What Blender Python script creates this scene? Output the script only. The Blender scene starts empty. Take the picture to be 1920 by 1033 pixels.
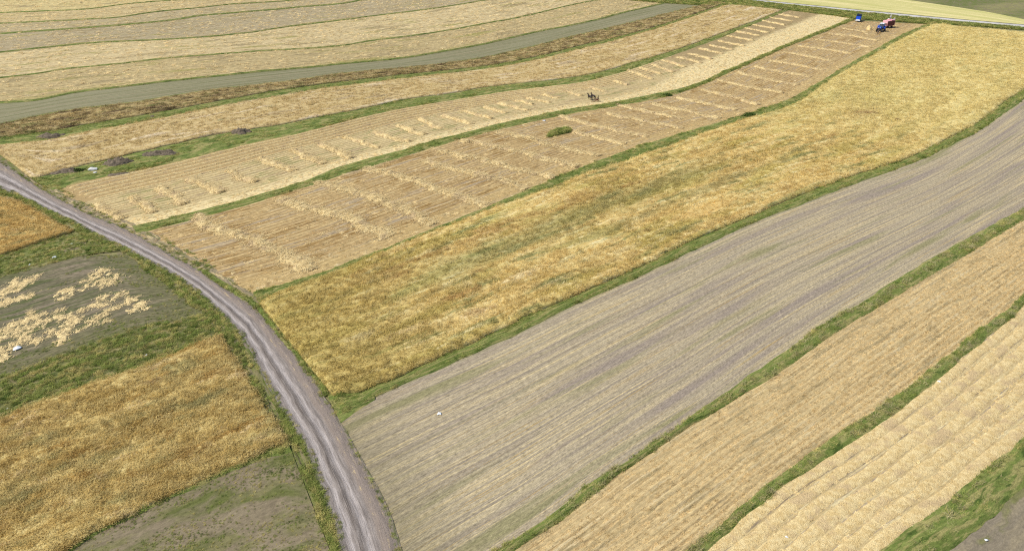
import bpy, bmesh, math, random
import numpy as np
from mathutils import Vector, Matrix, Euler

# ------------------------------------------------------------------ camera, sky, sun, exposure
sc = bpy.context.scene
CAM_H = 60.0
PITCH = math.radians(29.5)
FPX = 1371.0                      # focal length in pixels of a 1920 px wide picture
PW, PH = 1920, 1033
cam_d = bpy.data.cameras.new('camera')
cam_d.sensor_fit = 'HORIZONTAL'; cam_d.sensor_width = 36.0
cam_d.lens = 36.0 * FPX / PW
cam_d.clip_start = 0.5; cam_d.clip_end = 8000
cam = bpy.data.objects.new('camera', cam_d); sc.collection.objects.link(cam)
cam.location = (0, 0, CAM_H); cam.rotation_euler = (math.pi/2 - PITCH, 0, 0)
sc.camera = cam

SUN_EL = math.radians(50); SUN_AZ = math.radians(262)      # compass style: 0 = +Y, 90 = +X
wd = bpy.data.worlds.new('World'); sc.world = wd; wd.use_nodes = True
wn = wd.node_tree; bg = wn.nodes['Background']
sky = wn.nodes.new('ShaderNodeTexSky'); sky.sky_type = 'NISHITA'; sky.sun_disc = False
sky.sun_elevation = SUN_EL; sky.sun_rotation = SUN_AZ; sky.altitude = 500
wn.links.new(sky.outputs[0], bg.inputs[0]); bg.inputs[1].default_value = 0.11
sd = bpy.data.lights.new('sun', 'SUN'); sd.energy = 4.2; sd.angle = math.radians(0.53); sd.color = (1.0, 0.965, 0.90)
sun = bpy.data.objects.new('sun', sd); sc.collection.objects.link(sun)
sv = Vector((math.sin(SUN_AZ)*math.cos(SUN_EL), math.cos(SUN_AZ)*math.cos(SUN_EL), math.sin(SUN_EL)))
sun.rotation_euler = (-sv).to_track_quat('-Z', 'Y').to_euler(); sun.location = (0, 0, 200)
sc.view_settings.view_transform = 'Standard'; sc.view_settings.look = 'None'
sc.cycles.use_denoising = False; sc.cycles.filter_width = 1.15; sc.cycles.adaptive_threshold = 0.02; sc.cycles.max_bounces = 4; sc.cycles.diffuse_bounces = 2; sc.cycles.glossy_bounces = 1; sc.cycles.transmission_bounces = 2
sc.view_settings.exposure = 0.1; sc.view_settings.gamma = 1.0; sc.view_settings.use_curve_mapping = False

C = sc.collection
rng = np.random.default_rng(7)
random.seed(7)

# ------------------------------------------------------------------ numeric helpers
def _h(ix, iy, seed):
    n = (ix.astype(np.int64)*374761393 + iy.astype(np.int64)*668265263 + seed*1442695041) & 0xffffffff
    n = ((n ^ (n >> 13))*1274126177) & 0xffffffff
    return ((n ^ (n >> 16)) & 0xffffff)/float(0xffffff)
def vn(x, y, seed=0):
    x = np.asarray(x, float); y = np.asarray(y, float)
    ix = np.floor(x); iy = np.floor(y); fx = x-ix; fy = y-iy
    fx = fx*fx*(3-2*fx); fy = fy*fy*(3-2*fy)
    a = _h(ix, iy, seed); b = _h(ix+1, iy, seed); c = _h(ix, iy+1, seed); d = _h(ix+1, iy+1, seed)
    return (a*(1-fx)+b*fx)*(1-fy) + (c*(1-fx)+d*fx)*fy
def fbm(x, y, seed=0, o=3):
    s = 0; a = 0.5; t = 0
    for k in range(o):
        s = s+a*vn(np.asarray(x)*2**k, np.asarray(y)*2**k, seed+k*17); t += a; a *= .55
    return s/t
def H(x, y):
    x = np.asarray(x, float); y = np.asarray(y, float)
    return 1.2*np.sin(x/62+.7)*np.sin(y/78+.4) + .7*np.sin(x/41+y/55) + .35*np.sin(x/23-y/31+1.) - 0.6
cP, sP = math.cos(PITCH), math.sin(PITCH)
def ground(px):
    """image pixels (1920 wide picture) -> points on the terrain"""
    p = np.atleast_2d(np.array(px, float)); x = (p[:, 0]-PW/2)/FPX; y = -(p[:, 1]-PH/2)/FPX
    dy = cP+y*sP; dz = -sP+y*cP
    z = np.zeros(len(p))
    for _ in range(14):
        t = (z-CAM_H)/dz; z = H(x*t, dy*t)
    return np.c_[x*t, dy*t]
def project(x, y, z):
    d = y*cP-(z-CAM_H)*sP; u = y*sP+(z-CAM_H)*cP
    return PW/2+FPX*x/np.maximum(d, .1), PH/2-FPX*u/np.maximum(d, .1), d
def arc(P): return np.r_[0, np.cumsum(np.hypot(*np.diff(P, axis=0).T))]
def resamp(P, n):
    d = arc(P); s = np.linspace(0, d[-1], n)
    return np.c_[np.interp(s, d, P[:, 0]), np.interp(s, d, P[:, 1])]
def smooth(P, sig):
    k = int(3*sig); g = np.exp(-.5*(np.arange(-k, k+1)/sig)**2); g /= g.sum()
    k2 = min(k, len(P)-1)
    a = 2*P[0]-P[1:k2+1][::-1]; b = 2*P[-1]-P[-k2-1:-1][::-1]
    Q = np.r_[a, P, b]
    if k2 < k: Q = np.r_[np.repeat(Q[:1], k-k2, 0), Q, np.repeat(Q[-1:], k-k2, 0)]
    return np.c_[np.convolve(Q[:, 0], g, 'valid'), np.convolve(Q[:, 1], g, 'valid')]
def curve(px, a=0, b=0, sig=14, wob=.45):
    """pixel polyline -> smooth terrain polyline, prolonged by a metres at its start, b at its end"""
    P = np.array(px, float); n = max(8, int(arc(P)[-1]/4))
    P = ground(smooth(resamp(P, n), min(sig/4, n/6)))
    def ex(P, L):
        d = arc(P); k = min(np.searchsorted(d, 22), len(P)-1); u = P[0]-P[k]; u = u/np.hypot(*u)
        return np.r_[[P[0]+u*q for q in np.linspace(L, 2, 8)], P]
    if a: P = ex(P, a)
    if b: P = ex(P[::-1], b)[::-1]
    n = max(6, int(arc(P)[-1]/1.0)); P = resamp(P, n)
    if wob and n > 20:
        T = np.gradient(P, axis=0); N = np.c_[-T[:, 1], T[:, 0]]/np.maximum(np.hypot(*T.T), 1e-6)[:, None]
        w = (fbm(P[:, 0]/2.2, P[:, 1]/2.2, 5)-.5)*2*wob; P = P+N*w[:, None]
    return P

# ------------------------------------------------------------------ object helpers
def tag(o, label, cat=None, group=None, kind=None):
    o['label'] = label
    if cat: o['category'] = cat
    if group: o['group'] = group
    if kind: o['kind'] = kind
    return o
def link(o, parent=None):
    C.objects.link(o); o.parent = parent; return o
def empty(name, loc, rz=0, scale=1):
    o = bpy.data.objects.new(name, None); o.location = loc; o.rotation_euler = (0, 0, rz); o.scale = (scale,)*3
    o.empty_display_size = .3
    return link(o)
def fast_mesh(name, co, faces, uv=None, smooth_=True):
    """co (n,3), faces (m,k) of one size"""
    co = np.asarray(co, np.float32); faces = np.asarray(faces, np.int32)
    me = bpy.data.meshes.new(name); m, k = faces.shape
    me.vertices.add(len(co)); me.vertices.foreach_set('co', co.ravel())
    me.loops.add(m*k); me.loops.foreach_set('vertex_index', faces.ravel())
    me.polygons.add(m); me.polygons.foreach_set('loop_start', np.arange(m, dtype=np.int32)*k)
    me.polygons.foreach_set('use_smooth', np.full(m, smooth_))
    if uv is not None:
        l = me.uv_layers.new(name='UVMap'); l.data.foreach_set('uv', np.asarray(uv, np.float32)[faces.ravel()].ravel())
    me.update(calc_edges=True); me.validate()
    return me
def grid_faces(n, m):
    i = np.arange(n-1)[:, None]*m+np.arange(m-1)[None, :]
    return np.stack([i, i+m, i+m+1, i+1], -1).reshape(-1, 4)

def inside(p, poly):
    x, y = p.T; r = np.zeros(len(p), bool); q = np.roll(poly, -1, 0)
    for (x0, y0), (x1, y1) in zip(poly, q):
        if y0 != y1: r ^= ((y0 > y) != (y1 > y))&(x < (x1-x0)*(y-y0)/(y1-y0)+x0)
    return r

class Ribbon:
    def __init__(self, U, L, ds=2.0, dt=2.0):
        ns = max(3, int(max(arc(U)[-1], arc(L)[-1])/ds)); U = resamp(U, ns); L = resamp(L, ns)
        wid = np.hypot(*(U-L).T); self.w = max(.2, float(np.mean(wid))); nt = max(3, int(self.w/dt)+1)
        self.f = np.linspace(0, 1, nt)
        self.X = U[:, None, 0]*(1-self.f)+L[:, None, 0]*self.f
        self.Y = U[:, None, 1]*(1-self.f)+L[:, None, 1]*self.f
        mid = (U+L)/2; self.s = arc(mid); self.len = self.s[-1]; self.wid = wid
        self.S = np.repeat(self.s[:, None], nt, 1); self.T = np.repeat((self.f*self.w)[None], ns, 0)
        self.area = float(np.sum(.5*(wid[1:]+wid[:-1])*np.diff(self.s)))
    def at(self, s, f):
        """s in metres, f fraction across -> x, y"""
        i = np.clip(np.interp(s, self.s, np.arange(len(self.s))), 0, len(self.s)-1.001); i0 = i.astype(int); a = i-i0
        j = np.clip(f*(len(self.f)-1), 0, len(self.f)-1.001); j0 = j.astype(int); b = j-j0
        def q(M): return (M[i0, j0]*(1-a)*(1-b)+M[i0+1, j0]*a*(1-b)+M[i0, j0+1]*(1-a)*b+M[i0+1, j0+1]*a*b)
        return q(self.X), q(self.Y)
    def sheet(self, name, mat, z=0.0, prof=None, rough=0, parent=None, clip=None):
        Z = H(self.X, self.Y)+z
        if prof is not None: Z = Z+prof(self.S, self.T/self.w)
        if rough: Z = Z+(fbm(self.X/.9, self.Y/.9, 3)-.5)*2*rough
        co = np.stack([self.X, self.Y, Z], -1).reshape(-1, 3); uv = np.stack([self.S, self.T], -1).reshape(-1, 2)
        fa = grid_faces(*self.X.shape)
        if clip is not None: fa = fa[~inside(co[fa].mean(1)[:, :2], clip)]
        me = fast_mesh(name, co, fa, uv); me.materials.append(mat)
        return link(bpy.data.objects.new(name, me), parent)
    def canopy(self, name, mat, h, amp, ls=2.2, lt=.9, seed=1, parent=None):
        Z = H(self.X, self.Y)+h*.8+(fbm(self.S/ls, self.T/lt, seed, 4)-.5)*2*amp+(fbm(self.S/14, self.T/5, seed+9, 2)-.5)*amp*1.5
        X, Y, S, T = self.X, self.Y, self.S, self.T; G0 = H(X, Y); Z = G0+(Z-G0)*self.edge(S, T)
        # skirts down to the ground on all four sides
        X = np.pad(X, 1, 'edge'); Y = np.pad(Y, 1, 'edge'); S = np.pad(S, 1, 'edge'); T = np.pad(T, 1, 'edge')
        Z = np.pad(Z, 1, 'edge'); G = H(X, Y)-.1
        Z[0], Z[-1], Z[:, 0], Z[:, -1] = G[0], G[-1], G[:, 0], G[:, -1]
        co = np.stack([X, Y, Z], -1).reshape(-1, 3); uv = np.stack([S, T], -1).reshape(-1, 2)
        me = fast_mesh(name, co, grid_faces(*X.shape), uv); me.materials.append(mat)
        return link(bpy.data.objects.new(name, me), parent)
    def edge(self, s, t):
        e = np.minimum(np.minimum(t, self.w-t)/1.0, np.minimum(s, self.len-s)/1.0); return .3+.7*np.sqrt(np.clip(e, 0, 1))
    def points(self, dens, margin=200, lod=110, fmin=0, fmax=1):
        wt = .5*(self.wid[1:]+self.wid[:-1])*np.diff(self.s)*(fmax-fmin); N = int(wt.sum()*dens)
        seg = rng.choice(len(wt), N, p=wt/wt.sum()); u = rng.random(N)
        s = self.s[seg]*(1-u)+self.s[seg+1]*u; f = fmin+(fmax-fmin)*rng.random(N)
        x, y = self.at(s, f); z = H(x, y); px, py, d = project(x, y, z)
        k = np.clip((lod/np.maximum(d, 1))**1.3, .12, 1)
        keep = (d > 5)&(px > -margin)&(px < PW+margin)&(py > -margin/2)&(py < PH+margin)&(rng.random(N) < k)
        sc_ = np.minimum(np.sqrt(1/k)**.8, 1.45)
        return x[keep], y[keep], z[keep], s[keep], (f*self.w)[keep], sc_[keep]

# ------------------------------------------------------------------ material helpers
def L(r, g, b, k=1.0):
    f = lambda c: ((c/255+.055)/1.055)**2.4 if c > 10 else c/255/12.92
    return (f(r)*k, f(g)*k, f(b)*k)
class NT:
    def __init__(self, name, rough=.9):
        self.m = bpy.data.materials.new(name); self.m.use_nodes = True; self.t = self.m.node_tree
        self.b = self.t.nodes['Principled BSDF']; self.b.inputs['Roughness'].default_value = rough
        self.b.inputs['Specular IOR Level'].default_value = .15
    def n(self, ty, **kw):
        o = self.t.nodes.new(ty)
        for k, v in kw.items(): setattr(o, k, v)
        return o
    def put(self, sock, v):
        if isinstance(v, bpy.types.NodeSocket): self.t.links.new(v, sock)
        else: sock.default_value = (v if not (isinstance(v, tuple) and len(v) == 3 and sock.type == 'RGBA') else (*v, 1))
    def math(self, op, a, b=None, c=None, clamp=False):
        o = self.n('ShaderNodeMath', operation=op, use_clamp=clamp); self.put(o.inputs[0], a)
        if b is not None: self.put(o.inputs[1], b)
        if c is not None: self.put(o.inputs[2], c)
        return o.outputs[0]
    def vmul(self, v, s, off=(0, 0, 0)):
        o = self.n('ShaderNodeVectorMath', operation='MULTIPLY_ADD'); self.put(o.inputs[0], v)
        o.inputs[1].default_value = s; o.inputs[2].default_value = off
        return o.outputs[0]
    def noise(self, v, s, detail=3, rough=.55, off=(0, 0, 0), dist=0):
        o = self.n('ShaderNodeTexNoise'); self.put(o.inputs['Vector'], self.vmul(v, s, off)); o.inputs['Scale'].default_value = 1
        o.inputs['Detail'].default_value = detail; o.inputs['Roughness'].default_value = rough; o.inputs['Distortion'].default_value = dist
        return o.outputs[0]
    def mapr(self, v, a, b, c=0., d=1., smooth_=True):
        o = self.n('ShaderNodeMapRange'); o.interpolation_type = 'SMOOTHSTEP' if smooth_ else 'LINEAR'; self.put(o.inputs[0], v)
        for i, q in enumerate((a, b, c, d)): self.put(o.inputs[i+1], q)
        return o.outputs[0]
    def mix(self, f, a, b, mode='MIX'):
        o = self.n('ShaderNodeMix', data_type='RGBA', blend_type=mode); self.put(o.inputs[0], f); self.put(o.inputs[6], a); self.put(o.inputs[7], b)
        return o.outputs[2]
    def uv(self): return self.n('ShaderNodeUVMap', uv_map='UVMap').outputs[0]
    def inst(self): return self.n('ShaderNodeAttribute', attribute_type='INSTANCER', attribute_name='suv').outputs['Vector']
    def xyz(self, v):
        o = self.n('ShaderNodeSeparateXYZ'); self.put(o.inputs[0], v); return o.outputs
    def bump(self, h, dist, st=1.0):
        o = self.n('ShaderNodeBump'); o.inputs['Strength'].default_value = st; o.inputs['Distance'].default_value = dist; self.put(o.inputs['Height'], h)
        self.put(self.b.inputs['Normal'], o.outputs[0])
    def scale(self, col, f):
        o = self.n('ShaderNodeVectorMath', operation='SCALE'); self.put(o.inputs[0], col); self.put(o.inputs['Scale'], f)
        return o.outputs[0]
    def tint(self, col, k):
        o = self.n('ShaderNodeVectorMath', operation='MULTIPLY'); self.put(o.inputs[0], col); o.inputs[1].default_value = k if isinstance(k, tuple) else (k, k, k)
        return o.outputs[0]
    def color(self, c): self.put(self.b.inputs['Base Color'], c)

def col_nodes(M, v, P, det=4):
    """the colour of a field at (s, t): two tones in streaks, patches of further tones, rows"""
    ls, lt = P.get('streak', (8, 1.2)); sd_ = P.get('seed', 0)*3.7
    n = M.noise(v, (1/ls, 1/lt, 1), det, .6, (sd_, sd_*1.3, sd_))
    lo, hi = P.get('lim', (.38, .62))
    c = M.mix(M.mapr(n, lo, hi), P['c'][0], P['c'][1])
    for i, (pc, pls, plt, plo, phi) in enumerate(P.get('patch', [])):
        q = M.noise(v, (1/pls, 1/plt, 1), min(det, 3), .55, (sd_+5.1*i+11, sd_-3.3*i+7, 2.+i), .4)
        c = M.mix(M.mapr(q, plo, phi), c, pc)
    s_, t_, _ = M.xyz(v)
    for (rsp, rc, amt, lo, hi) in P.get('rows', []):
        w = M.noise(v, (1/30, 1/8, 1), 2, .5, (sd_+3, 1, 0)); ph = M.math('MULTIPLY_ADD', w, 1.4/rsp*.5, M.math('DIVIDE', t_, rsp))
        r = M.math('SINE', M.math('MULTIPLY', ph, 6.2832))
        br = M.noise(v, (1/9, 1/.7, 1), 3, .6, (sd_+9, 4, 1)); bk = P.get('brk', 3.2); r = M.math('ADD', r, M.math('MULTIPLY_ADD', br, bk, -bk/2))
        c = M.mix(M.math('MULTIPLY', M.mapr(r, lo, hi), amt), c, rc)
    for (t0, hw, s0, s1, lc, amt) in P.get('lines', []):   # a ragged streak along the strip, t as a fraction of 30 m
        jit = M.math('MULTIPLY_ADD', M.noise(v, (1/12, 1/2.5, 1), det, .65, (sd_+31, 8, t0*9)), 14., -7.)
        x = M.mapr(M.math('ABSOLUTE', M.math('SUBTRACT', M.math('ADD', t_, jit), t0*W4)), hw*W4, 0.); x = M.math('MULTIPLY', x, M.math('MULTIPLY', M.mapr(s_, s0, s0+15), M.mapr(s_, s1, s1-30)))
        c = M.mix(M.math('MULTIPLY', x, amt), c, lc)
    for (s0, t0, rs, rt, pc, amt) in P.get('spots', []):
        dx = M.math('DIVIDE', M.math('SUBTRACT', s_, s0), rs); dy = M.math('DIVIDE', M.math('SUBTRACT', t_, t0), rt); dd = M.math('SQRT', M.math('ADD', M.math('MULTIPLY', dx, dx), M.math('MULTIPLY', dy, dy)))
        dd = M.math('ADD', dd, M.math('MULTIPLY_ADD', M.noise(v, (.5, .9, 1), det, .65, (3, s0, 2)), 2.4, -1.2)); c = M.mix(M.math('MULTIPLY', M.mapr(dd, 1.05, .55), amt), c, pc)
    for (a, b, bc, amt, ax) in P.get('bands', []):      # a band of another tone where the s or t coordinate runs from a to b
        jit = M.math('MULTIPLY_ADD', M.noise(v, (1/6, 1/1.2, 1), 3, .6, (sd_+21, 8, 4)), P.get('bandj', 4.0), -P.get('bandj', 4.0)/2)
        x = M.math('ADD', s_ if ax == 's' else t_, jit)
        c = M.mix(M.math('MULTIPLY', M.mapr(x, a, b), amt), c, bc)
    return c
def field_mat(name, P, k=(.79, .785, .73)):
    M = NT(name, .95); v = M.uv()
    wn_ = M.n('ShaderNodeTexNoise'); M.put(wn_.inputs['Vector'], M.vmul(v, (.9, 2.4, 1))); wn_.inputs['Scale'].default_value = 1; wn_.inputs['Detail'].default_value = 4; wn_.inputs['Roughness'].default_value = .75
    wv = P.get('warp', .9); wo = M.n('ShaderNodeVectorMath', operation='MULTIPLY_ADD'); M.put(wo.inputs[0], wn_.outputs['Color']); wo.inputs[1].default_value = (wv*3, wv, 0); M.put(wo.inputs[2], v)
    c = M.tint(col_nodes(M, wo.outputs[0], P), k)
    g = M.noise(v, (P.get('gs', 1.6), P.get('gt', 4.0), 1), 5, .65); g2 = M.noise(v, (9, 14, 1), 3, .6)
    gg = M.math('ADD', M.math('MULTIPLY', g, .65), M.math('MULTIPLY', g2, .35))
    g3 = M.noise(v, (.9, 1.3, 1), 4, .7, (4, 7, 2)); gg = M.math('ADD', M.math('MULTIPLY', gg, .72), M.math('MULTIPLY', g3, .28))
    a = P.get('grain', .5); c = M.scale(c, M.mapr(gg, .37, .63, 1-a, 1+a, False)); M.color(c); M.bump(gg, P.get('bump', .12)); return M.m
def stalk_mat(name, P, jit=.24, trans=.25, k=(1.14, 1.17, 1.2)):
    M = NT(name, .8); c = M.tint(col_nodes(M, M.inst(), P, 2), k)
    r = M.n('ShaderNodeObjectInfo').outputs['Random']; c = M.scale(c, M.mapr(r, 0, 1, 1-jit, 1+jit, False)); M.color(c)
    tr = M.n('ShaderNodeBsdfTranslucent'); M.put(tr.inputs[0], c); mx = M.n('ShaderNodeMixShader'); mx.inputs[0].default_value = trans
    M.t.links.new(M.b.outputs[0], mx.inputs[1]); M.t.links.new(tr.outputs[0], mx.inputs[2])
    M.t.links.new(mx.outputs[0], M.t.nodes['Material Output'].inputs[0]); return M.m
def plain(name, c, rough=.6, var=.15, sc_=3.0, metal=0, spec=.4):
    M = NT(name, rough); M.b.inputs['Metallic'].default_value = metal; M.b.inputs['Specular IOR Level'].default_value = spec
    v = M.n('ShaderNodeTexCoord').outputs['Object']; n = M.noise(v, (sc_,)*3, 4); M.color(M.scale(M.mix(0., c, c), M.mapr(n, .3, .7, 1-var, 1+var))); return M.m

# ------------------------------------------------------------------ tuft prototypes and scattering
def blades(n, rad, h, w, lean, droop, seed, flat=False):
    r = np.random.default_rng(seed); co = []; fc = []
    for i in range(n):
        a = r.random()*6.283; q = rad*math.sqrt(r.random()); bx, by = q*math.cos(a), q*math.sin(a)
        d = r.random()*6.283; hh = h*(.65+.5*r.random()); ln = lean*(.4+.8*r.random())
        ux, uy = math.cos(d)*ln, math.sin(d)*ln; e = r.random()*6.283; wx, wy = math.cos(e)*w/2, math.sin(e)*w/2
        p0 = (bx, by, 0 if not flat else .02+.1*r.random()); p1 = (bx+ux*.5*hh, by+uy*.5*hh, hh*.72); p2 = (bx+ux*hh*(1+droop), by+uy*hh*(1+droop), hh*(1-droop*.25))
        if flat: p1 = (bx+math.cos(d)*h*.5, by+math.sin(d)*h*.5, p0[2]+.03+.05*r.random()); p2 = (bx+math.cos(d)*h, by+math.sin(d)*h, .02+.06*r.random()); wx, wy = -math.sin(d)*w/2, math.cos(d)*w/2
        k = len(co)
        for p, q2 in ((p0, .8), (p1, 1.), (p2, .55)): co += [(p[0]-wx*q2, p[1]-wy*q2, p[2]), (p[0]+wx*q2, p[1]+wy*q2, p[2])]
        fc += [(k, k+1, k+3, k+2), (k+2, k+3, k+5, k+4)]
    return np.array(co), np.array(fc)
PROTO = {}
def proto(key, mat, **kw):
    """a collection of three variants of a tuft"""
    c = bpy.data.collections.new('tuft_'+key)
    for i in range(3):
        co, fc = blades(seed=i*11+hash(len(key)) % 97, **kw); me = fast_mesh('tuft', co, fc, smooth_=False); me.materials.append(mat)
        c.objects.link(bpy.data.objects.new('tuft_variant', me))
    ng = bpy.data.node_groups.new('scatter_'+key, 'GeometryNodeTree')
    ng.interface.new_socket('Geometry', in_out='INPUT', socket_type='NodeSocketGeometry'); ng.interface.new_socket('Geometry', in_out='OUTPUT', socket_type='NodeSocketGeometry')
    N = ng.nodes; gi = N.new('NodeGroupInput'); go = N.new('NodeGroupOutput'); ip = N.new('GeometryNodeInstanceOnPoints'); ci = N.new('GeometryNodeCollectionInfo')
    ci.inputs[0].default_value = c; ci.inputs['Separate Children'].default_value = True; ci.inputs['Reset Children'].default_value = True
    def na(nm, ty):
        q = N.new('GeometryNodeInputNamedAttribute'); q.data_type = ty; q.inputs[0].default_value = nm; return q.outputs[0]
    ip.inputs['Pick Instance'].default_value = True; lk = ng.links.new
    lk(gi.outputs[0], ip.inputs['Points']); lk(ci.outputs[0], ip.inputs['Instance']); lk(na('pick', 'INT'), ip.inputs['Instance Index'])
    lk(na('rot', 'FLOAT_VECTOR'), ip.inputs['Rotation']); lk(na('scl', 'FLOAT_VECTOR'), ip.inputs['Scale']); lk(ip.outputs[0], go.inputs[0])
    return ng
NPTS = [0]
def scatter(name, ng, parts, parent, size=1.0, tilt=.25, sink=.0, flow=None, jit=.35):
    x, y, z, s, t, k = [np.concatenate(a) for a in zip(*parts)] if isinstance(parts, list) else parts
    n = len(x); NPTS[0] += n
    me = bpy.data.meshes.new(name); me.vertices.add(n); me.vertices.foreach_set('co', np.c_[x, y, z-sink].astype(np.float32).ravel())
    rot = np.c_[(rng.random(n)-.5)*2*tilt, (rng.random(n)-.5)*2*tilt, rng.random(n)*6.283]
    if flow is not None:                                   # the crop leans in drifts
        fa = fbm(s/9, t/4, 77, 2)*12; am = np.clip(fbm(s/6, t/3, 91, 2)-.35, 0, 1)*flow
        rot[:, 0] += np.sin(fa)*am; rot[:, 1] += np.cos(fa)*am
    sz = size*k*(1+(rng.random(n)-.5)*2*jit); scl = np.c_[sz, sz, sz/np.maximum(k, 1)**.6]
    for nm, ty, dat in (('rot', 'FLOAT_VECTOR', rot), ('scl', 'FLOAT_VECTOR', scl), ('suv', 'FLOAT_VECTOR', np.c_[s, t, np.zeros(n)])):
        me.attributes.new(nm, ty, 'POINT').data.foreach_set('vector', dat.astype(np.float32).ravel())
    me.attributes.new('pick', 'INT', 'POINT').data.foreach_set('value', rng.integers(0, 3, n).astype(np.int32))
    o = link(bpy.data.objects.new(name, me), parent); md = o.modifiers.new('scatter', 'NODES'); md.node_group = ng; o['kind'] = 'stuff'
    return o

# ------------------------------------------------------------------ the lines of the landscape, as seen in the picture
A = [(0,25),(60,22.5),(120,20.5),(170,18),(215,11),(260,6),(320,2),(350,0)]
B = [(0,45),(110,40),(220,34),(290,23),(360,17),(430,9),(520,4),(570,0)]
Cc = [(0,64),(100,57),(200,50),(280,43),(330,38),(370,30),(450,24),(500,20),(560,14),(640,8),(683,0)]
D = [(0,99),(100,88),(190,80),(260,77),(330,74),(400,69),(470,62),(530,52),(640,39),(680,33),(723,28),(807,18),(857,10),(917,0)]
E_ = [(0,147),(70,139),(120,130),(220,121),(310,110),(400,103),(480,97),(570,92),(640,87),(690,78),(757,70),(807,63),(857,55),(907,45),(957,37),(1007,26),(1057,13),(1107,3),(1123,0)]
F = [(0,193),(70,189),(130,175),(220,164),(320,152),(400,144),(500,133),(580,127),(640,120),(707,115),(773,107),(827,98),(873,90),(923,80),(973,68),(1023,57),(1073,48),(1123,37),(1173,23),(1223,12),(1273,0)]
G = [(0,235),(80,217),(170,203),(260,193),(330,180),(400,170),(470,162),(550,153),(640,139),(707,133),(767,128),(823,122),(873,115),(923,107),(957,98),(1007,87),(1057,73),(1107,62),(1157,50),(1207,38),(1257,25),(1300,15),(1340,4)]
Hu = [(0,258),(100,245),(170,232),(250,219),(330,205),(420,188),(520,170),(600,159),(640,154),(690,148),(740,142),(790,137),(840,132),(890,127),(940,120),(990,110),(1040,99),(1090,85),(1140,75),(1173,66),(1223,53),(1273,37),(1313,24),(1345,12),(1362,7)]
Hl = [(0,274),(100,263),(170,247),(250,233),(330,217),(420,199),(520,181),(600,168),(640,163),(690,157),(740,150),(790,145),(840,139),(890,134),(940,127),(990,117),(1040,106),(1090,92),(1140,81),(1173,71),(1223,58),(1273,41),(1313,28),(1345,16),(1366,9)]
Iu = [(60,336),(85,330),(120,318),(200,300),(270,283),(330,270),(400,253),(470,243),(540,232),(600,219),(640,212),(690,202),(740,190),(790,182),(840,177),(890,167),(940,160),(990,155),(1040,150),(1090,143),(1140,132),(1190,117),(1240,103),(1280,90),(1330,72),(1380,53),(1430,35),(1467,20)]
Il = [(100,358),(130,348),(200,332),(270,318),(350,300),(420,282),(480,268),(560,252),(640,230),(690,218),(740,207),(790,198),(840,190),(890,182),(940,173),(990,167),(1040,162),(1090,157),(1123,148),(1173,135),(1223,118),(1280,98),(1330,80),(1363,67),(1413,47),(1447,33),(1480,20)]
Ju = [(247,424),(317,409),(377,394),(433,379),(500,361),(567,341),(640,310),(707,293),(773,275),(823,260),(873,248),(940,230),(990,220),(1023,213),(1073,203),(1140,193),(1190,183),(1240,173),(1280,166),(1330,147),(1380,125),(1430,103),(1480,80),(1530,62),(1580,40),(1600,33)]
Jl = [(257,439),(317,424),(367,411),(433,394),(500,374),(583,349),(640,328),(690,315),(740,300),(790,285),(840,270),(873,259),(923,247),(973,235),(1023,224),(1073,214),(1140,203),(1190,194),(1240,185),(1280,174),(1330,155),(1380,132),(1430,109),(1480,87),(1530,68),(1580,47),(1600,39)]
Ku = [(473,547),(533,531),(600,511),(640,497),(707,471),(757,451),(807,429),(857,411),(907,391),(957,369),(1007,347),(1073,320),(1123,300),(1173,282),(1223,265),(1280,249),(1330,233),(1390,217),(1430,203),(1480,187),(1513,167),(1547,147),(1580,127),(1613,107),(1647,90),(1680,70),(1713,55),(1740,46)]
Kl = [(487,570),(510,555),(567,535),(640,506),(690,486),(740,467),(790,446),(840,426),(907,399),(957,382),(1007,364),(1057,344),(1107,325),(1157,309),(1207,292),(1257,276),(1280,266),(1330,248),(1380,231),(1430,217),(1480,202),(1507,190),(1530,170),(1563,148),(1597,127),(1630,110),(1663,90),(1697,72),(1730,55),(1752,47)]
Lu = [(625,742),(680,735),(720,718),(760,703),(797,684),(873,647),(940,617),(1007,584),(1073,556),(1123,534),(1173,511),(1223,489),(1280,460),(1330,437),(1380,417),(1430,396),(1480,374),(1530,354),(1563,343),(1613,325),(1663,310),(1713,293),(1763,267),(1813,243),(1847,220),(1880,193),(1920,167)]
Ll = [(650,788),(690,752),(740,728),(790,706),(827,690),(890,663),(957,634),(1023,601),(1090,567),(1173,531),(1223,507),(1280,481),(1330,457),(1380,434),(1430,411),(1480,394),(1530,374),(1580,354),(1647,330),(1697,313),(1747,293),(1797,267),(1847,240),(1880,217),(1920,187)]
Mu = [(790,1120),(860,1075),(924,1032),(1007,982),(1074,932),(1124,892),(1174,865),(1224,828),(1280,792),(1330,758),(1380,718),(1430,684),(1497,641),(1547,604),(1613,568),(1663,534),(1713,502),(1780,465),(1830,437),(1880,409),(1920,389)]
Ml = [(830,1120),(900,1075),(967,1032),(1041,982),(1101,938),(1151,897),(1194,868),(1241,835),(1290,802),(1347,771),(1397,740),(1440,715),(1487,684),(1533,651),(1580,617),(1647,577),(1697,547),(1747,515),(1813,479),(1863,447),(1913,418),(1920,414)]
Nu = [(1160,1120),(1225,1075),(1287,1032),(1363,972),(1440,908),(1514,852),(1581,805),(1631,771),(1697,725),(1748,685),(1797,648),(1847,607),(1897,571),(1920,551)]
Nl = [(1210,1120),(1275,1075),(1337,1026),(1414,958),(1480,908),(1564,856),(1631,812),(1697,763),(1764,712),(1800,675),(1847,640),(1897,597),(1920,573)]
Ou = [(1540,1120),(1600,1070),(1657,1022),(1714,979),(1774,938),(1831,885),(1874,855),(1920,815)]
Ol = [(1670,1120),(1725,1075),(1781,1032),(1831,999),(1881,952),(1920,915)]
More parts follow.
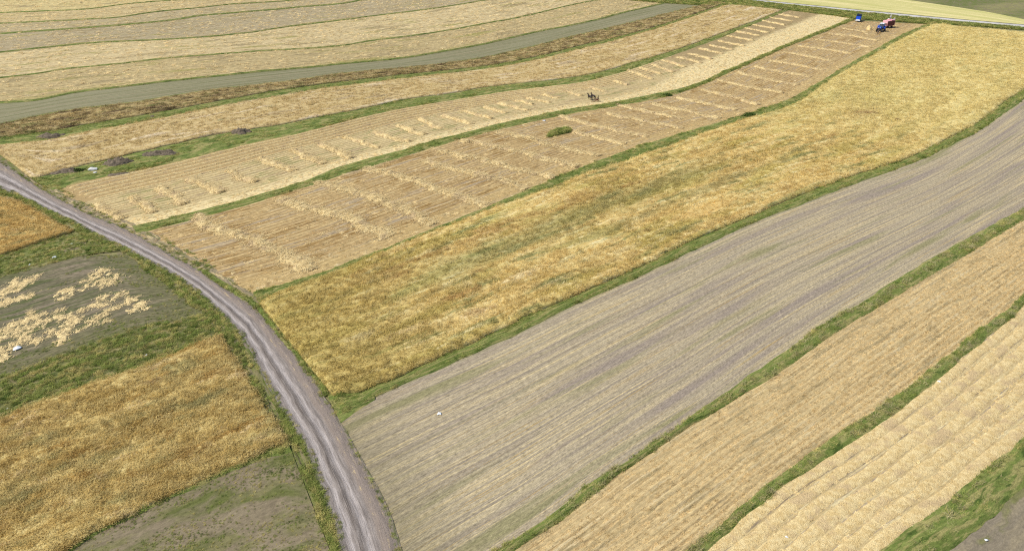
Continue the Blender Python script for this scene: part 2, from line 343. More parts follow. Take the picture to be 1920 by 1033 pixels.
RL = [(-60,334),(0,356),(57,379),(100,401),(150,424),(200,451),(267,484),(317,511),(360,539),(400,573),(433,607),(460,639),(477,671),(488,700),(510,740),(541,788),(565,828),(585,875),(605,929),(625,989),(635,1032),(655,1100)]
RR = [(-60,268),(0,300),(60,343),(113,374),(167,401),(233,428),(267,447),(333,484),(383,511),(433,547),(477,575),(500,600),(533,636),(567,681),(588,710),(610,745),(632,780),(660,828),(690,882),(717,928),(740,982),(757,1033),(780,1100)]
FU = [(1340,-7),(1400,-1),(1480,7),(1580,17),(1680,26.5),(1780,36),(1920,48)]
FL = [(1340,-4.5),(1400,1.5),(1480,10),(1580,20.5),(1680,30.5),(1780,40.5),(1920,52.5)]
P_ = [(1600,-12),(1697,0),(1780,12),(1863,25),(1920,37)]

cv = {}; cs = {}
for nm, px, a, b in (('A', A, 80, 160), ('B', B, 80, 160), ('C', Cc, 80, 160), ('D', D, 80, 160), ('E', E_, 80, 140), ('F', F, 80, 100), ('G', G, 80, 0), ('Hu', Hu, 70, 0), ('Hl', Hl, 70, 0),
                     ('Iu', Iu, 0, 0), ('Il', Il, 0, 0), ('Ju', Ju, 0, 0), ('Jl', Jl, 0, 0), ('Ku', Ku, 0, 0), ('Kl', Kl, 0, 0), ('Lu', Lu, 0, 60), ('Ll', Ll, 0, 60), ('Mu', Mu, 0, 50), ('Ml', Ml, 0, 50),
                     ('Nu', Nu, 5, 40), ('Nl', Nl, 5, 40), ('Ou', Ou, 5, 40), ('Ol', Ol, 5, 40), ('RL', RL, 40, 20), ('RR', RR, 40, 20), ('FU', FU, 80, 120), ('FL', FL, 80, 120), ('P', P_, 60, 120)):
    cv[nm] = curve(px, a, b, 14, .22 if nm[0] in 'RABCDE' else .45); cs[nm] = curve(px, a, b, 36, 0)
def offset(Pq, d):
    T = np.gradient(Pq, axis=0); N = np.c_[-T[:, 1], T[:, 0]]/np.maximum(np.hypot(*T.T), 1e-6)[:, None]
    return Pq+N*d

# ------------------------------------------------------------------ base ground
gm = NT('pasture_ground', .95); pos = gm.n('ShaderNodeNewGeometry').outputs['Position']
n1 = gm.noise(pos, (.02, .05, 0), 5, .6); n2 = gm.noise(pos, (.5, .5, 0), 5, .65); n3 = gm.noise(pos, (5, 5, 0), 3, .6)
c = gm.mix(gm.mapr(n1, .4, .6), L(104, 112, 58), L(140, 134, 88)); c = gm.mix(gm.mapr(n2, .45, .62), c, L(126, 116, 88)); c = gm.scale(c, gm.mapr(n3, .3, .7, .65, 1.3, False))
gm.color(c); gm.bump(n3, .08)
nx = np.unique(np.r_[np.linspace(-3000, -400, 30), np.arange(-400, 401, 5), np.linspace(400, 3000, 30)])
ny = np.unique(np.r_[np.linspace(-2000, 0, 25), np.arange(0, 561, 5), np.linspace(560, 5500, 45)])
gx, gy = np.meshgrid(nx, ny, indexing='ij'); gz = H(gx, gy)-.12
me = fast_mesh('ground', np.stack([gx, gy, gz], -1).reshape(-1, 3), grid_faces(len(nx), len(ny))); me.materials.append(gm.m)
tag(link(bpy.data.objects.new('ground', me)), 'rough olive pasture ground under and beyond the fields', kind='structure')

# ------------------------------------------------------------------ tones
STRAW = L(242, 216, 158); STRAWD = L(208, 180, 126); SOIL = L(160, 146, 136); SOILD = L(132, 120, 114); GREEN = L(112, 126, 62); GREEND = L(80, 98, 42)
def fringe(name, U, Lo, label, dens=7, h=.12, cat='grass', seed=0, size=1.0, P=None, lod=110, dt=.5, sheet_z=.03, dry=False, shrink=.42):
    """a grass bank between two fields: raised bank and its tufts"""
    P = P or PG; n_ = max(8, int(max(arc(U)[-1], arc(Lo)[-1]))); U = resamp(U, n_); Lo = resamp(Lo, n_); q = np.arange(n_, dtype=float)
    Rfull = Ribbon(U, Lo, 1.2, dt)
    if shrink:
        a_ = shrink*np.clip(1.7*fbm(q/7.3, 0*q+seed, seed+3)-.35, 0, 1); b_ = shrink*np.clip(1.7*fbm(q/6.1, 0*q+seed+9, seed+5)-.35, 0, 1)
        U, Lo = U*(1-a_)[:, None]+Lo*a_[:, None], Lo*(1-b_)[:, None]+U*b_[:, None]
    R = Ribbon(U, Lo, 1.2, dt)
    o = Rfull.sheet(name, GRASS_M, sheet_z, lambda s, f: h*np.sin(np.pi*f)*(.6+.8*fbm(s/4, f*3, seed))-.05*(np.abs(f-.5) > .48))
    tag(o, label, cat, 'grass banks between the field strips', 'stuff')
    x, y, z, s, t, k = R.points(dens, lod=lod); f = t/R.w; q = fbm(s/2.6, t/.9, seed+70) > .24+.22*np.abs(f-.45)+.10*rng.random(len(s))
    scatter('grass_blades', GRASS_T, tuple(a[q] for a in (x, y, z, s, t, k)), o, size*.82, .3, -.02)
    if dry:
        x, y, z, s, t, k = R.points(dens*.45, lod=lod); q = fbm(s/2.0, t/.7, seed+80) > .54
        scatter('dry_grass_blades', DRY_T, tuple(a[q] for a in (x, y, z, s, t, k)), o, size, .4, -.02)
    return o, R
PG = dict(c=[L(102, 114, 60), L(126, 132, 78)], streak=(3, .8), lim=(.35, .65), patch=[(L(154, 144, 100), 4, 1.0, .47, .6), (L(78, 94, 46), 3, 1.0, .54, .68)], seed=2)
GRASS_M = field_mat('bank_grass', dict(PG, grain=.45, bump=.15), (.92, .95, .74))
GRASS_MAT = stalk_mat('grass_blade', PG, .4, .3, (1.75, 1.72, 1.35))
DRY_T = proto('drygrass', stalk_mat('dry_grass_blade', dict(c=[L(178, 166, 120), L(156, 146, 98)], streak=(2, .6), seed=3)), n=30, rad=.34, h=.36, w=.03, lean=.9, droop=.5)
GRASS_T = proto('grass', GRASS_MAT, n=34, rad=.38, h=.30, w=.035, lean=.8, droop=.5)

# ------------------------------------------------------------------ dirt road
Rr = Ribbon(cv['RL'], cv['RR'], .5, .22)
W = Rr.w
rm = NT('dirt_road', .95); v = rm.uv(); s_, t_, _ = rm.xyz(v)
wob = rm.math('ADD', rm.math('MULTIPLY_ADD', rm.noise(v, (.05, .0, 0), 2), .7, -.35), rm.math('MULTIPLY_ADD', rm.noise(v, (.5, 1.2, 0), 3, .6, (5, 2, 8)), .9, -.45)); tt = rm.math('ADD', t_, wob)
def trk(c0, w_): return rm.mapr(rm.math('ABSOLUTE', rm.math('SUBTRACT', tt, c0*W)), w_, w_*.25)
tr = rm.math('MAXIMUM', trk(.22, .09*W), trk(.50, .085*W))
nn = rm.noise(v, (.35, 1.6, 1), 5, .62); fine = rm.noise(v, (5, 9, 1), 4, .65); lng = rm.noise(v, (.25, 5, 1), 4, .6)
c = rm.mix(rm.mapr(nn, .35, .65), L(128, 118, 110), L(156, 145, 136))
c = rm.mix(rm.math('MULTIPLY', tr, rm.mapr(rm.noise(v, (.3, 2.2, 1), 5, .7, (8, 8, 1)), .32, .62, .05, 1.)), c, L(188, 177, 169))
c = rm.mix(rm.math('MULTIPLY', rm.mapr(rm.math('ABSOLUTE', rm.math('SUBTRACT', tt, .36*W)), .06*W, .01*W), rm.mapr(lng, .4, .6)), c, L(104, 94, 86))
vg = rm.mapr(t_, .62*W, .72*W); c = rm.mix(rm.math('MULTIPLY', vg, .8), c, L(146, 131, 118))
c = rm.mix(rm.math('MULTIPLY', vg, rm.mapr(rm.noise(v, (.5, 1.2, 1), 4, .7, (3, 3, 3)), .56, .66)), c, L(182, 162, 128))
ge = rm.math('MAXIMUM', rm.mapr(t_, .12*W, .0), rm.mapr(t_, .90*W, W)); c = rm.mix(rm.math('MULTIPLY', ge, rm.mapr(rm.noise(v, (.6, 1.5, 1), 4, .7, (9, 1, 3)), .42, .6)), c, L(100, 102, 64))
c = rm.scale(c, rm.mapr(fine, .3, .7, .72, 1.25, False)); rm.color(c); rm.bump(rm.math('ADD', fine, rm.math('MULTIPLY', lng, .6)), .10)
def road_prof(s, f):
    z = -.06*np.exp(-((f-.22)/.07)**2)-.07*np.exp(-((f-.50)/.065)**2)+.05*np.exp(-((f-.36)/.05)**2)
    z = z+.14*np.exp(-((f-.80)/.12)**2)*(.4+1.1*fbm(s/2.5, f*6, 4))+(fbm(s/1.2, f*14, 8)-.5)*.12
    return z
tag(Rr.sheet('dirt_road', rm.m, .06, road_prof), 'rutted grey brown dirt track curving between the fields', kind='structure')
x, y, z, s, t, k = Rr.points(8); f = t/Rr.w; q = (np.minimum(f, 1-f) < .02+.16*fbm(s/3.1, f*2, 55))&(fbm(s/1.7, t/.6, 56) > .45)
scatter('grass_blades', GRASS_T, tuple(a[q] for a in (x, y, z, s, t, k)), bpy.data.objects['dirt_road'], .6, .3)

# far road
Rf = Ribbon(cv['FU'], cv['FL'], 3, .8)
fm = NT('gravel_road', .9); v = fm.uv(); c = fm.mix(fm.mapr(fm.noise(v, (.1, 2, 1), 4), .35, .65), L(176, 170, 164), L(206, 200, 192)); fm.color(c)
tag(Rf.sheet('gravel_road', fm.m, .15), 'pale gravel road running along the far end of the strips', kind='structure')

# ------------------------------------------------------------------ fields
def field(name, U, Lo, P, label, z=0., ds=1.6, dt=1.0, rough=.0, prof=None, cat=None, clip=None, pad=0):
    if pad: U = offset(U, pad); Lo = offset(Lo, -pad)
    R = Ribbon(U, Lo, ds, dt); o = R.sheet(name, field_mat(name, P), z, prof, rough, None, clip); tag(o, label, kind='structure'); R.obj = o
    return R
def crop(name, U, Lo, P, label, h, amp, dens, ds=.6, dt=.5, size=1., ng=None, ls=2.2, lt=.9, flow=.5, lod=110, seed=1, sheet_z=0, jit=.35, tuft=None, tilt=.25, sj=.24):
    R = Ribbon(U, Lo, ds, dt); cm = field_mat(name, P, (1., 1.03, 1.06)); o = R.canopy(name, cm, h, amp, ls, lt, seed)
    tag(o, label, 'crop', None, 'stuff'); R.obj = o
    kw = dict(n=26, rad=.5, h=.30, w=.04, lean=.9, droop=.5); kw.update(tuft or {})
    ng = proto(name, stalk_mat(name+'_stalk', dict(P), sj), **kw)
    x, y, z, s, t, k = R.points(dens, lod=lod)
    zz = z+(h*.8+(fbm(s/ls, t/lt, seed, 4)-.5)*2*amp)*R.edge(s, t)-.16*size
    scatter('stalks', ng, (x, y, zz, s, t, k), o, size, tilt, 0, flow, jit)
    return R

# the far stubble strips at the top of the picture
far_tone = [([L(206, 184, 130), L(226, 206, 150)], 'A'), ([L(196, 174, 128), L(218, 196, 148)], 'B'), ([L(182, 164, 128), L(202, 184, 146)], 'C'),
            ([L(174, 158, 126), L(196, 178, 144)], 'D'), ([L(202, 180, 136), L(226, 204, 158)], 'E'), ([L(184, 163, 120), L(208, 186, 138)], 'F')]
ups = [offset(cs['A'], 45), cs['A'], cs['B'], cs['C'], cs['D'], cs['E']]; los = [cs['A'], cs['B'], cs['C'], cs['D'], cs['E'], cs['F']]
wisp_far = []
words = ['farthest pale yellow stubble strip at the top edge', 'second farthest yellow stubble strip with straw specks', 'third farthest dull tan stubble strip', 'grey tan stubble strip with fine mowing lines',
         'wide pale yellow stubble strip strewn with straw', 'brownish stubble strip above the grey green fallow']
for i in range(6):
    P = dict(c=far_tone[i][0], streak=(5, .8), lim=(.36, .64), patch=[(L(168, 150, 112), 20, 5, .52, .7), (L(168, 158, 96), 30, 4, .56, .72)], rows=[(2.4, L(168, 144, 104), .35, .3, 1.6)], seed=i+1, grain=.55, gs=.5, gt=1.6, bump=.2)
    R = field('stubble_field', ups[i], los[i], P, words[i], 0, 3, 2, .0)
    wisp_far.append(R)
R = field('fallow_field', cs['F'], cs['G'], dict(c=[L(148, 144, 114), L(164, 156, 126)], streak=(30, .7), lim=(.4, .6), patch=[(L(126, 126, 88), 50, 1.5, .48, .6), (L(166, 152, 124), 60, .8, .54, .64)], rows=[(2.2, L(128, 124, 94), .5, .4, 1.6)], seed=8, grain=.3, gs=.3, gt=2), 'smooth grey green fallow strip without any straw', 0, 2, 1)
R_fallow = R
# thin grass lines between them
for nm, w, lab in (('A', 1.6, 'thin dark grass line nearest the top edge'), ('B', 1.4, 'second thin grass line from the top'), ('C', 2.6, 'dark green grass line widening in its middle'),
                   ('D', 1.4, 'thin grass line above the wide pale stubble'), ('E', 1.1, 'faint dry grass line between pale and brownish stubble'), ('F', 1.6, 'grass line on the upper edge of the grey fallow')):
    cw = w*(1+.0*cv[nm][:, 0])
    fringe('grass_bank', offset(cv[nm], w/2), offset(cv[nm], -w/2), lab, 2.0, .3, seed=ord(nm), size=1.1, lod=300, dt=.4, sheet_z=.08)
fringe('grass_bank', offset(cv['G'], .8), offset(cv['G'], -.6), 'thin ragged grass line on the lower edge of the grey fallow', 3.5, .3, seed=3, size=1.1, lod=260, dt=.4, sheet_z=.06)

# weedy brown strip
PB = dict(c=[L(182, 158, 106), L(162, 140, 94)], streak=(4, 1.0), lim=(.4, .6), patch=[(L(112, 90, 64), 6, 1.5, .52, .64), (L(120, 118, 64), 5, 1, .55, .66)], bands=[(85, 40, L(96, 78, 60), .75, 's')], bandj=16., seed=4, grain=.5)
crop('weed_strip', cv['G'], cv['Hu'], PB, 'rusty brown weedy strip darkening to the left', .5, .14, 2.6, .9, .6, size=1.2, lod=150, ls=1.5, flow=.3)
# pale crop
PT = dict(c=[L(200, 174, 122), L(186, 160, 106)], streak=(9, 1.3), lim=(.36, .64), patch=[(L(178, 156, 118), 12, 3, .55, .7), (L(140, 132, 92), 6, 1.5, .66, .74), (L(214, 192, 154), 14, 2.5, .56, .7)], seed=5, grain=.3)
PTs = [(cv['Hl'], cv['Iu'])]
Hl2 = np.r_[ground([(2, 300)]), cv['Hl'][cv['Hl'][:, 0] > ground([(2, 274)])[0, 0]]]
crop('barley_crop', curve([(-22, 277)]+Hl, 0, 0), np.r_[ground([(-16, 281), (0, 290), (28, 310)]), cv['Iu']], PT, 'pale buff ripe crop on the strip above the mown one', .5, .05, 2.6, .8, .6, size=.9, lod=140, flow=.3, sj=.12)
fringe('grass_bank', cv['Hu'], cv['Hl'], 'green grass bank between brown weeds and pale buff crop', 6, .25, seed=31, size=1.1, lod=180)
Iu2 = np.r_[ground([(62, 345)]), cv['Iu']]; Il2 = np.r_[ground([(92, 362)]), cv['Il']]
_, RI = fringe('grass_bank', cv['Iu'], cv['Il'], 'broad green bank with dark earth heaps above the mown strip', 9, .25, seed=32, lod=150)

# strip with mown swaths and cross windrows
R2 = Ribbon(offset(cs['Il'], .5), offset(cs['Ju'], -.6), 1.2, .8)
M2 = NT('mown_strip', .95); v = M2.uv(); s_, t_, _ = M2.xyz(v)
P2 = dict(brk=2.2, c=[L(176, 154, 110), L(196, 174, 128)], streak=(30, .35), lim=(.36, .62), patch=[(L(150, 140, 92), 8, 2.5, .5, .64), (L(164, 142, 108), 9, 1.5, .52, .66)], rows=[(1.15, L(234, 214, 166), .7, .1, 1.3)], seed=6)
wn2 = M2.n('ShaderNodeTexNoise'); M2.put(wn2.inputs['Vector'], M2.vmul(v, (.9, 2.4, 1))); wn2.inputs['Scale'].default_value = 1; wn2.inputs['Detail'].default_value = 4; wn2.inputs['Roughness'].default_value = .75
wo2 = M2.n('ShaderNodeVectorMath', operation='MULTIPLY_ADD'); M2.put(wo2.inputs[0], wn2.outputs['Color']); wo2.inputs[1].default_value = (2, .7, 0); M2.put(wo2.inputs[2], v)
c = col_nodes(M2, wo2.outputs[0], P2)
edge = M2.mapr(s_, .42*R2.len, .60*R2.len, .86*R2.w, .52*R2.w); jt = M2.math('MULTIPLY_ADD', M2.noise(v, (.25, .9, 1), 4, .65), 7., -3.5)
pale = M2.math('MULTIPLY', M2.mapr(M2.math('SUBTRACT', M2.math('ADD', t_, jt), edge), -1.6, 2.2), M2.mapr(M2.noise(v, (.8, 1.6, 1), 4, .6, (5, 5, 5)), .38, .56, .2, .95))
c = M2.mix(M2.math('MULTIPLY', M2.mapr(t_, .40*R2.w, .34*R2.w), M2.mapr(s_, .6*R2.len, .5*R2.len)), c, L(178, 152, 108))
c = M2.mix(M2.math('MULTIPLY', M2.mapr(M2.math('ADD', t_, jt), .56*R2.w, .42*R2.w), M2.math('MULTIPLY', M2.mapr(s_, .55*R2.len, .65*R2.len), .7)), c, L(152, 130, 94))
c = M2.mix(pale, c, L(236, 214, 164))
g = M2.noise(v, (1.4, 4, 1), 5, .65); c = M2.tint(M2.scale(c, M2.mapr(g, .36, .64, .70, 1.10, False)), (1., .99, .93)); M2.color(c); M2.bump(g, .14)
tag(R2.sheet('mown_strip', M2.m, .02), 'mown pale strip with swath lines and short cross windrows', kind='structure')
R3W = Ribbon(cs['Jl'], cs['Ku']).w
R3 = field('stubble_strip', cs['Jl'], cs['Ku'], dict(brk=1.8, warp=.3, c=[L(176, 146, 102), L(192, 164, 116)], streak=(40, .4), lim=(.36, .62), patch=[(L(160, 128, 80), 9, 4, .5, .64), (L(176, 156, 130), 14, 1.2, .53, .64), (L(214, 186, 134), 9, .7, .58, .68)],
           rows=[(1.05, L(226, 200, 150), .8, .45, 1.25)], bands=[(R3W*.84, R3W*.94, L(206, 178, 124), .6, 't')], bandj=5., seed=7, grain=.4, gs=.8, gt=3), 'brown stubble strip crossed by long straw windrows', .02, 1.2, .8, pad=.6)
# standing wheat
LuW = curve(Lu, 0, 100, 14, .45); _r4 = Ribbon(cv['Kl'], LuW, .5, .4); W4 = _r4.w
def spot4(px, rs, rt, col, amt):
    g0 = ground([px])[0]; i = np.unravel_index(np.argmin((_r4.X-g0[0])**2+(_r4.Y-g0[1])**2), _r4.X.shape); return (float(_r4.S[i]), float(_r4.T[i]), rs, rt, col, amt)
SP4 = [spot4((690, 633), 2.6, 1.0, L(236, 216, 170), .9), spot4((770, 625), 4, 1.0, L(222, 196, 150), .7), spot4((985, 520), 4, 1.3, L(232, 210, 160), .8), spot4((900, 590), 3, 1.4, L(220, 194, 150), .6), spot4((1180, 470), 4, 1.2, L(226, 204, 150), .6),
       spot4((1620, 216), 9, 4, L(178, 146, 96), .7), spot4((1650, 180), 16, 7, L(188, 180, 112), .6), spot4((1560, 185), 8, 5, L(192, 184, 116), .6), spot4((1705, 70), 8, 6, L(192, 182, 112), .5), spot4((1330, 395), 9, 3, L(214, 178, 110), .5)]
PW4 = dict(c=[L(204, 174, 106), L(220, 194, 130)], streak=(6, 1.0), lim=(.36, .64), patch=[(L(196, 174, 102), 22, 5, .48, .64), (L(150, 144, 90), 14, 1.8, .55, .67), (L(232, 212, 156), 7, 1.2, .56, .68), (L(192, 158, 98), 9, 2.6, .6, .74)], bands=[(28, 4, L(172, 150, 82), .7, 's'), (120, 190, L(214, 194, 130), .75, 's')], rows=[(2.3, L(176, 144, 84), .4, .7, 1.8)], spots=SP4, lines=[(.42, .16, 14, 120, L(152, 144, 86), .65), (.62, .05, 40, 150, L(150, 140, 90), .6), (.25, .05, 10, 90, L(176, 140, 84), .6)], bandj=14., seed=9, grain=.3, gs=1.2, gt=3)
Lux = np.r_[ground([(608, 737)]), cv['Lu']]
R4 = crop('wheat_crop', cv['Kl'], LuW, PW4, 'large golden green wheat strip lodged in streaks', .7, .20, 6, .5, .4, size=1.0, flow=1.1, lod=125, ls=2.6, lt=.8, sj=.17)
fringe('grass_bank', cv['Ju'], cv['Jl'], 'green grass bank between the two strips with windrows', 10, .22, seed=33, lod=140)
fringe('grass_bank', cv['Ku'], cv['Kl'], 'green grass bank along the upper edge of the large wheat strip', 10, .22, seed=34, lod=140)
# bare purple grey soil
LEFT = np.r_[offset(cv['RR'], -.6), [[-400, cv['RR'][-1, 1]-5], [-400, cv['RR'][0, 1]]]]
R5 = field('bare_field', curve(Ll[2:], 26, 60, 50, 0), curve(Mu[1:], 14, 50, 50, 0), dict(c=[L(172, 158, 138), L(196, 180, 150)], warp=.45, streak=(70, .3), lim=(.38, .62), patch=[(L(220, 198, 154), 30, .28, .53, .61), (L(164, 150, 132), 40, .8, .5, .62), (L(190, 162, 112), 25, .3, .59, .66), (L(164, 149, 136), 60, 6, .5, .66), (L(158, 150, 112), 40, 5, .54, .7)],
           rows=[(2.6, L(212, 194, 158), .5, .5, 1.8), (1.1, L(146, 132, 116), .35, .6, 1.8)], bands=[(26, 12, L(136, 126, 98), .6, 's'), (2.6, .2, L(128, 126, 84), .75, 't')], bandj=3., seed=10, grain=.5, gs=1.8, gt=3.4), 'bare purplish grey field with faint straw streaks', .02, .8, .6, clip=LEFT, pad=.7)
fringe('grass_bank', cv['Lu'], cv['Ll'], 'green grass bank between large wheat strip and bare grey field', 11, .25, seed=35, lod=130)
# stubble strip and straw strip at the lower right
R6W = Ribbon(cs['Ml'], cs['Nu']).w
R6 = field('stubble_field', cs['Ml'], cs['Nu'], dict(c=[L(224, 198, 148), L(208, 180, 132)], streak=(9, .4), lim=(.36, .64), patch=[(L(178, 158, 118), 10, 2, .52, .66), (L(220, 198, 156), 8, .8, .55, .68)], rows=[(1.5, L(130, 108, 80), .6, .5, 1.7), (3.3, L(112, 94, 70), .7, 1.1, 1.7)], bands=[(1.6, .2, L(140, 128, 96), .6, 't')], bandj=1.6, seed=11, grain=.4), 'tan stubble field with dark furrow lines at the lower right', .02, .6, .25, 0, lambda s, f: .05*np.sin(f*R6W/1.5*6.283+fbm(s/14, f*3, 3)*4)+(fbm(s/.8, f*40, 6)-.5)*.1, pad=.6)
fringe('grass_bank', cv['Mu'], cv['Ml'], 'green grass bank between bare grey field and tan stubble', 12, .25, seed=36, lod=120, dry=True)
R7W = Ribbon(cs['Nl'], cs['Ou']).w
R7 = field('straw_field', cs['Nl'], cs['Ou'], dict(brk=1.6, warp=.3, c=[L(222, 200, 152), L(204, 178, 130)], streak=(6, .5), lim=(.36, .64), patch=[(L(236, 216, 170), 4, .7, .54, .64), (L(178, 160, 142), 30, .6, .56, .66)], rows=[(R7W*.137, L(132, 116, 104), .85, .55, 1.2)], seed=12, grain=.35), 'pale straw field in broad swaths at the bottom right corner', .02, .8, .5, pad=.6)
fringe('grass_bank', cv['Nu'], cv['Nl'], 'dry grass bank with bleached tufts between tan stubble and straw field', 12, .22, seed=37, lod=120, dry=True)
fringe('grass_bank', cv['Ou'], cv['Ol'], 'wide green bank in the bottom right corner', 10, .3, seed=38, lod=120, dry=True)
R8 = field('bare_field', cv['Ol'], offset(cv['Ol'], -22), dict(c=[L(160, 146, 122), L(146, 134, 116)], streak=(9, .9), patch=[(L(130, 128, 84), 7, 2, .52, .66)], seed=13, grain=.3), 'grey brown bare soil in the bottom right corner', .0, 1, .8)

# yellow field beyond the far road
R9 = field('ripe_field', cv['P'], offset(cv['FU'], 1.5), dict(c=[L(224, 212, 148), L(206, 200, 128)], streak=(40, 4), lim=(.36, .64), patch=[(L(240, 224, 164), 60, 5, .5, .64)], seed=14, grain=.2), 'bright yellow field beyond the far gravel road', .05, 4, 3)

# ------------------------------------------------------------------ parcels on the left of the dirt road
a1u = curve([(0,372),(33,376),(67,397),(100,417),(130,434)], 40, 0); a1l = curve([(0,479),(67,457),(100,446),(133,437)], 40, 0)
g1l = curve([(0,521),(83,497),(150,481),(225,470)], 40, 0); g1u = curve([(0,479),(67,457),(100,446),(143,438),(185,446)], 40, 0)
b1l = curve([(0,705),(83,677),(167,647),(267,611),(385,590)], 40, 0); b1u = curve([(0,521),(83,497),(150,481),(235,477)], 40, 0)
g2l = curve([(0,788),(50,765),(100,748),(160,728),(227,701),(277,688),(333,664),(383,644),(413,632)], 40, 0)
w2l = curve([(30,1076),(127,1029),(167,1005),(234,972),(301,938),(367,905),(434,875),(494,850),(538,828)], 18, 0)
pbl = curve([(60,1330),(300,1290),(520,1230),(668,1160)], 10, 0); pbu = curve([(30,1076),(127,1029),(167,1005),(234,972),(301,938),(367,905),(434,875),(494,850),(547,846)], 18, 0)
PWL = dict(rows=[(1.7, L(152, 124, 72), .35, .7, 1.8)], c=[L(186, 157, 92), L(204, 180, 118)], streak=(3, 1.3), lim=(.36, .64), patch=[(L(166, 152, 98), 7, 2.2, .54, .68), (L(204, 178, 128), 5, 1.2, .6, .7), (L(168, 132, 70), 5, 2, .57, .7)], seed=16, grain=.3)
crop('wheat_crop', a1u, a1l, dict(PWL, c=[L(196, 162, 94), L(212, 182, 116)], seed=17), 'small golden wheat patch at the left edge above the straw littered field', .65, .12, 9, .4, .4, flow=.6, lod=130)
crop('wheat_crop', g2l, w2l, PWL, 'orange golden wheat field in the lower left', .7, .16, 11, .35, .35, flow=.8, lod=130, ls=1.3, lt=.8, seed=4)
PGr = dict(PG, c=[L(112, 122, 62), L(132, 134, 80)], seed=22)
Rg1 = field('grass_strip', g1u, g1l, dict(PGr, patch=PG['patch']+[(L(142, 128, 104), 6, 2, .55, .68)], grain=.4), 'short green grass strip below the small wheat patch', .02, .8, .6)
scatter('grass_blades', GRASS_T, Rg1.points(5), Rg1.obj, .75, .3)
PBs = dict(c=[L(132, 122, 98), L(118, 112, 88)], streak=(12, .6), lim=(.38, .62), warp=.4, patch=[(L(104, 108, 70), 8, 1.8, .48, .62), (L(146, 132, 112), 10, 1.2, .52, .62), (L(100, 96, 76), 14, .5, .58, .68)], rows=[(1.3, L(100, 96, 76), .25, .5, 1.6)], seed=23, grain=.5, gs=1, gt=2)
_b = Ribbon(b1u, b1l); PBs['bands'] = [(_b.w*.80, _b.w*.97, L(112, 112, 70), .5, 't'), (_b.w*.10, 0., L(116, 114, 76), .4, 't'), (_b.len-7, _b.len-1, L(116, 114, 78), .55, 's')]; PBs['bandj'] = 5.
Rb1 = field('bare_field', b1u, b1l, PBs, 'dull bare field littered with pale straw at the left edge', .02, .8, .6)
x, y, z, s, t, k = Rb1.points(4); f = t/Rb1.w; q = (fbm(s/4, t/1.6, 49) > .72-.5*np.clip((f-.8)/.2, 0, 1)-.4*np.clip((s-Rb1.len+8)/8, 0, 1)-.35*np.clip((.08-f)/.08, 0, 1))
scatter('grass_blades', GRASS_T, tuple(a[q] for a in (x, y, z, s, t, k)), Rb1.obj, .4, .3)
Rg2 = field('grass_strip', b1l, g2l, dict(PG, seed=24, c=[L(98, 104, 58), L(118, 118, 74)], patch=PG['patch']+[(L(122, 112, 82), 6, 2, .55, .68)], grain=.4), 'green grass strip above the lower left wheat field', .025, .8, .6)
scatter('grass_blades', GRASS_T, [Rg2.points(6), Rg2.points(14, fmin=.93)], Rg2.obj, .85, .3)
Rpb = field('fallow_field', pbu, pbl, dict(c=[L(140, 126, 104), L(150, 136, 112)], streak=(6, 1.6), patch=[(L(108, 112, 64), 9, 3.0, .46, .64), (L(132, 126, 88), 5, 2, .5, .64)], seed=25, grain=.35), 'weedy fallow patch with green bands at the bottom edge', .0, .7, .6)
x, y, z, s, t, k = Rpb.points(16); q = fbm(s/9, t/3, 41) > .3+.4*rng.random(len(s))
scatter('grass_blades', GRASS_T, tuple(a[q] for a in (x, y, z, s, t, k)), Rpb.obj, .28, .3)
fringe('grass_bank', curve([(127,1033),(167,1003),(234,969),(301,935),(367,902),(434,872),(494,846),(535,822)], 20, 0), curve([(130,1038),(172,1008),(238,976),(306,943),(372,911),(440,882),(498,858),(548,848)], 20, 0), 'narrow green fringe below the lower left wheat field', 12, .15, seed=51)
# roadside verge
vl = curve([(-60,330),(0,366),(40,372),(80,395),(120,425),(150,437),(190,452),(235,477),(300,530),(385,590),(413,628),(457,692),(501,762),(538,820),(552,850),(572,892),(601,972),(625,1032),(645,1110)], 30, 15)
Rv = Ribbon(vl, cv['RL'], .8, .4)
o = Rv.sheet('grass_verge', field_mat('verge_ground', dict(c=[L(124, 124, 76), L(140, 130, 96)], streak=(3, .7), patch=[(L(104, 114, 56), 4, 1, .48, .62), (L(146, 132, 118), 5, .8, .54, .66)], seed=26, grain=.4)), .03, lambda s, f: -.22*np.exp(-((f-.35)/.2)**2))
tag(o, 'weedy grass verge with a shallow ditch left of the dirt track', 'grass', 'roadside grass verges', 'stuff')
x, y, z, s, t, k = Rv.points(9); q = fbm(s/5, t/1.2, 43) > .42
scatter('grass_blades', GRASS_T, tuple(a[q] for a in (x, y, z, s, t, k)), o, .85, .3)
for pu, pl, lab in (([(386,506),(420,527),(455,547),(490,572)], [(375,508),(410,536),(450,562),(478,580)], 'green fringe between dirt track and brown stubble strip'),
                    ([(488,568),(510,600),(545,645),(580,690),(622,740)], [(478,574),(500,603),(535,648),(570,692),(608,742)], 'green fringe between dirt track and large wheat strip'),
                    ([(612,738),(655,738),(700,740)], [(640,797),(662,778),(704,750)], 'bright green grass corner where bank meets the dirt track'),
                    ([(58,332),(85,330),(110,326)], [(85,354),(100,360),(125,352)], 'green grass corner beside the dirt track above the mown strip')):
    fringe('grass_verge', curve(pu, 0, 0, 6), curve(pl, 0, 0, 6), lab, 10 if 'weedy' not in lab else 2.5, .18, seed=len(lab), size=1.0 if 'weedy' not in lab else .8)

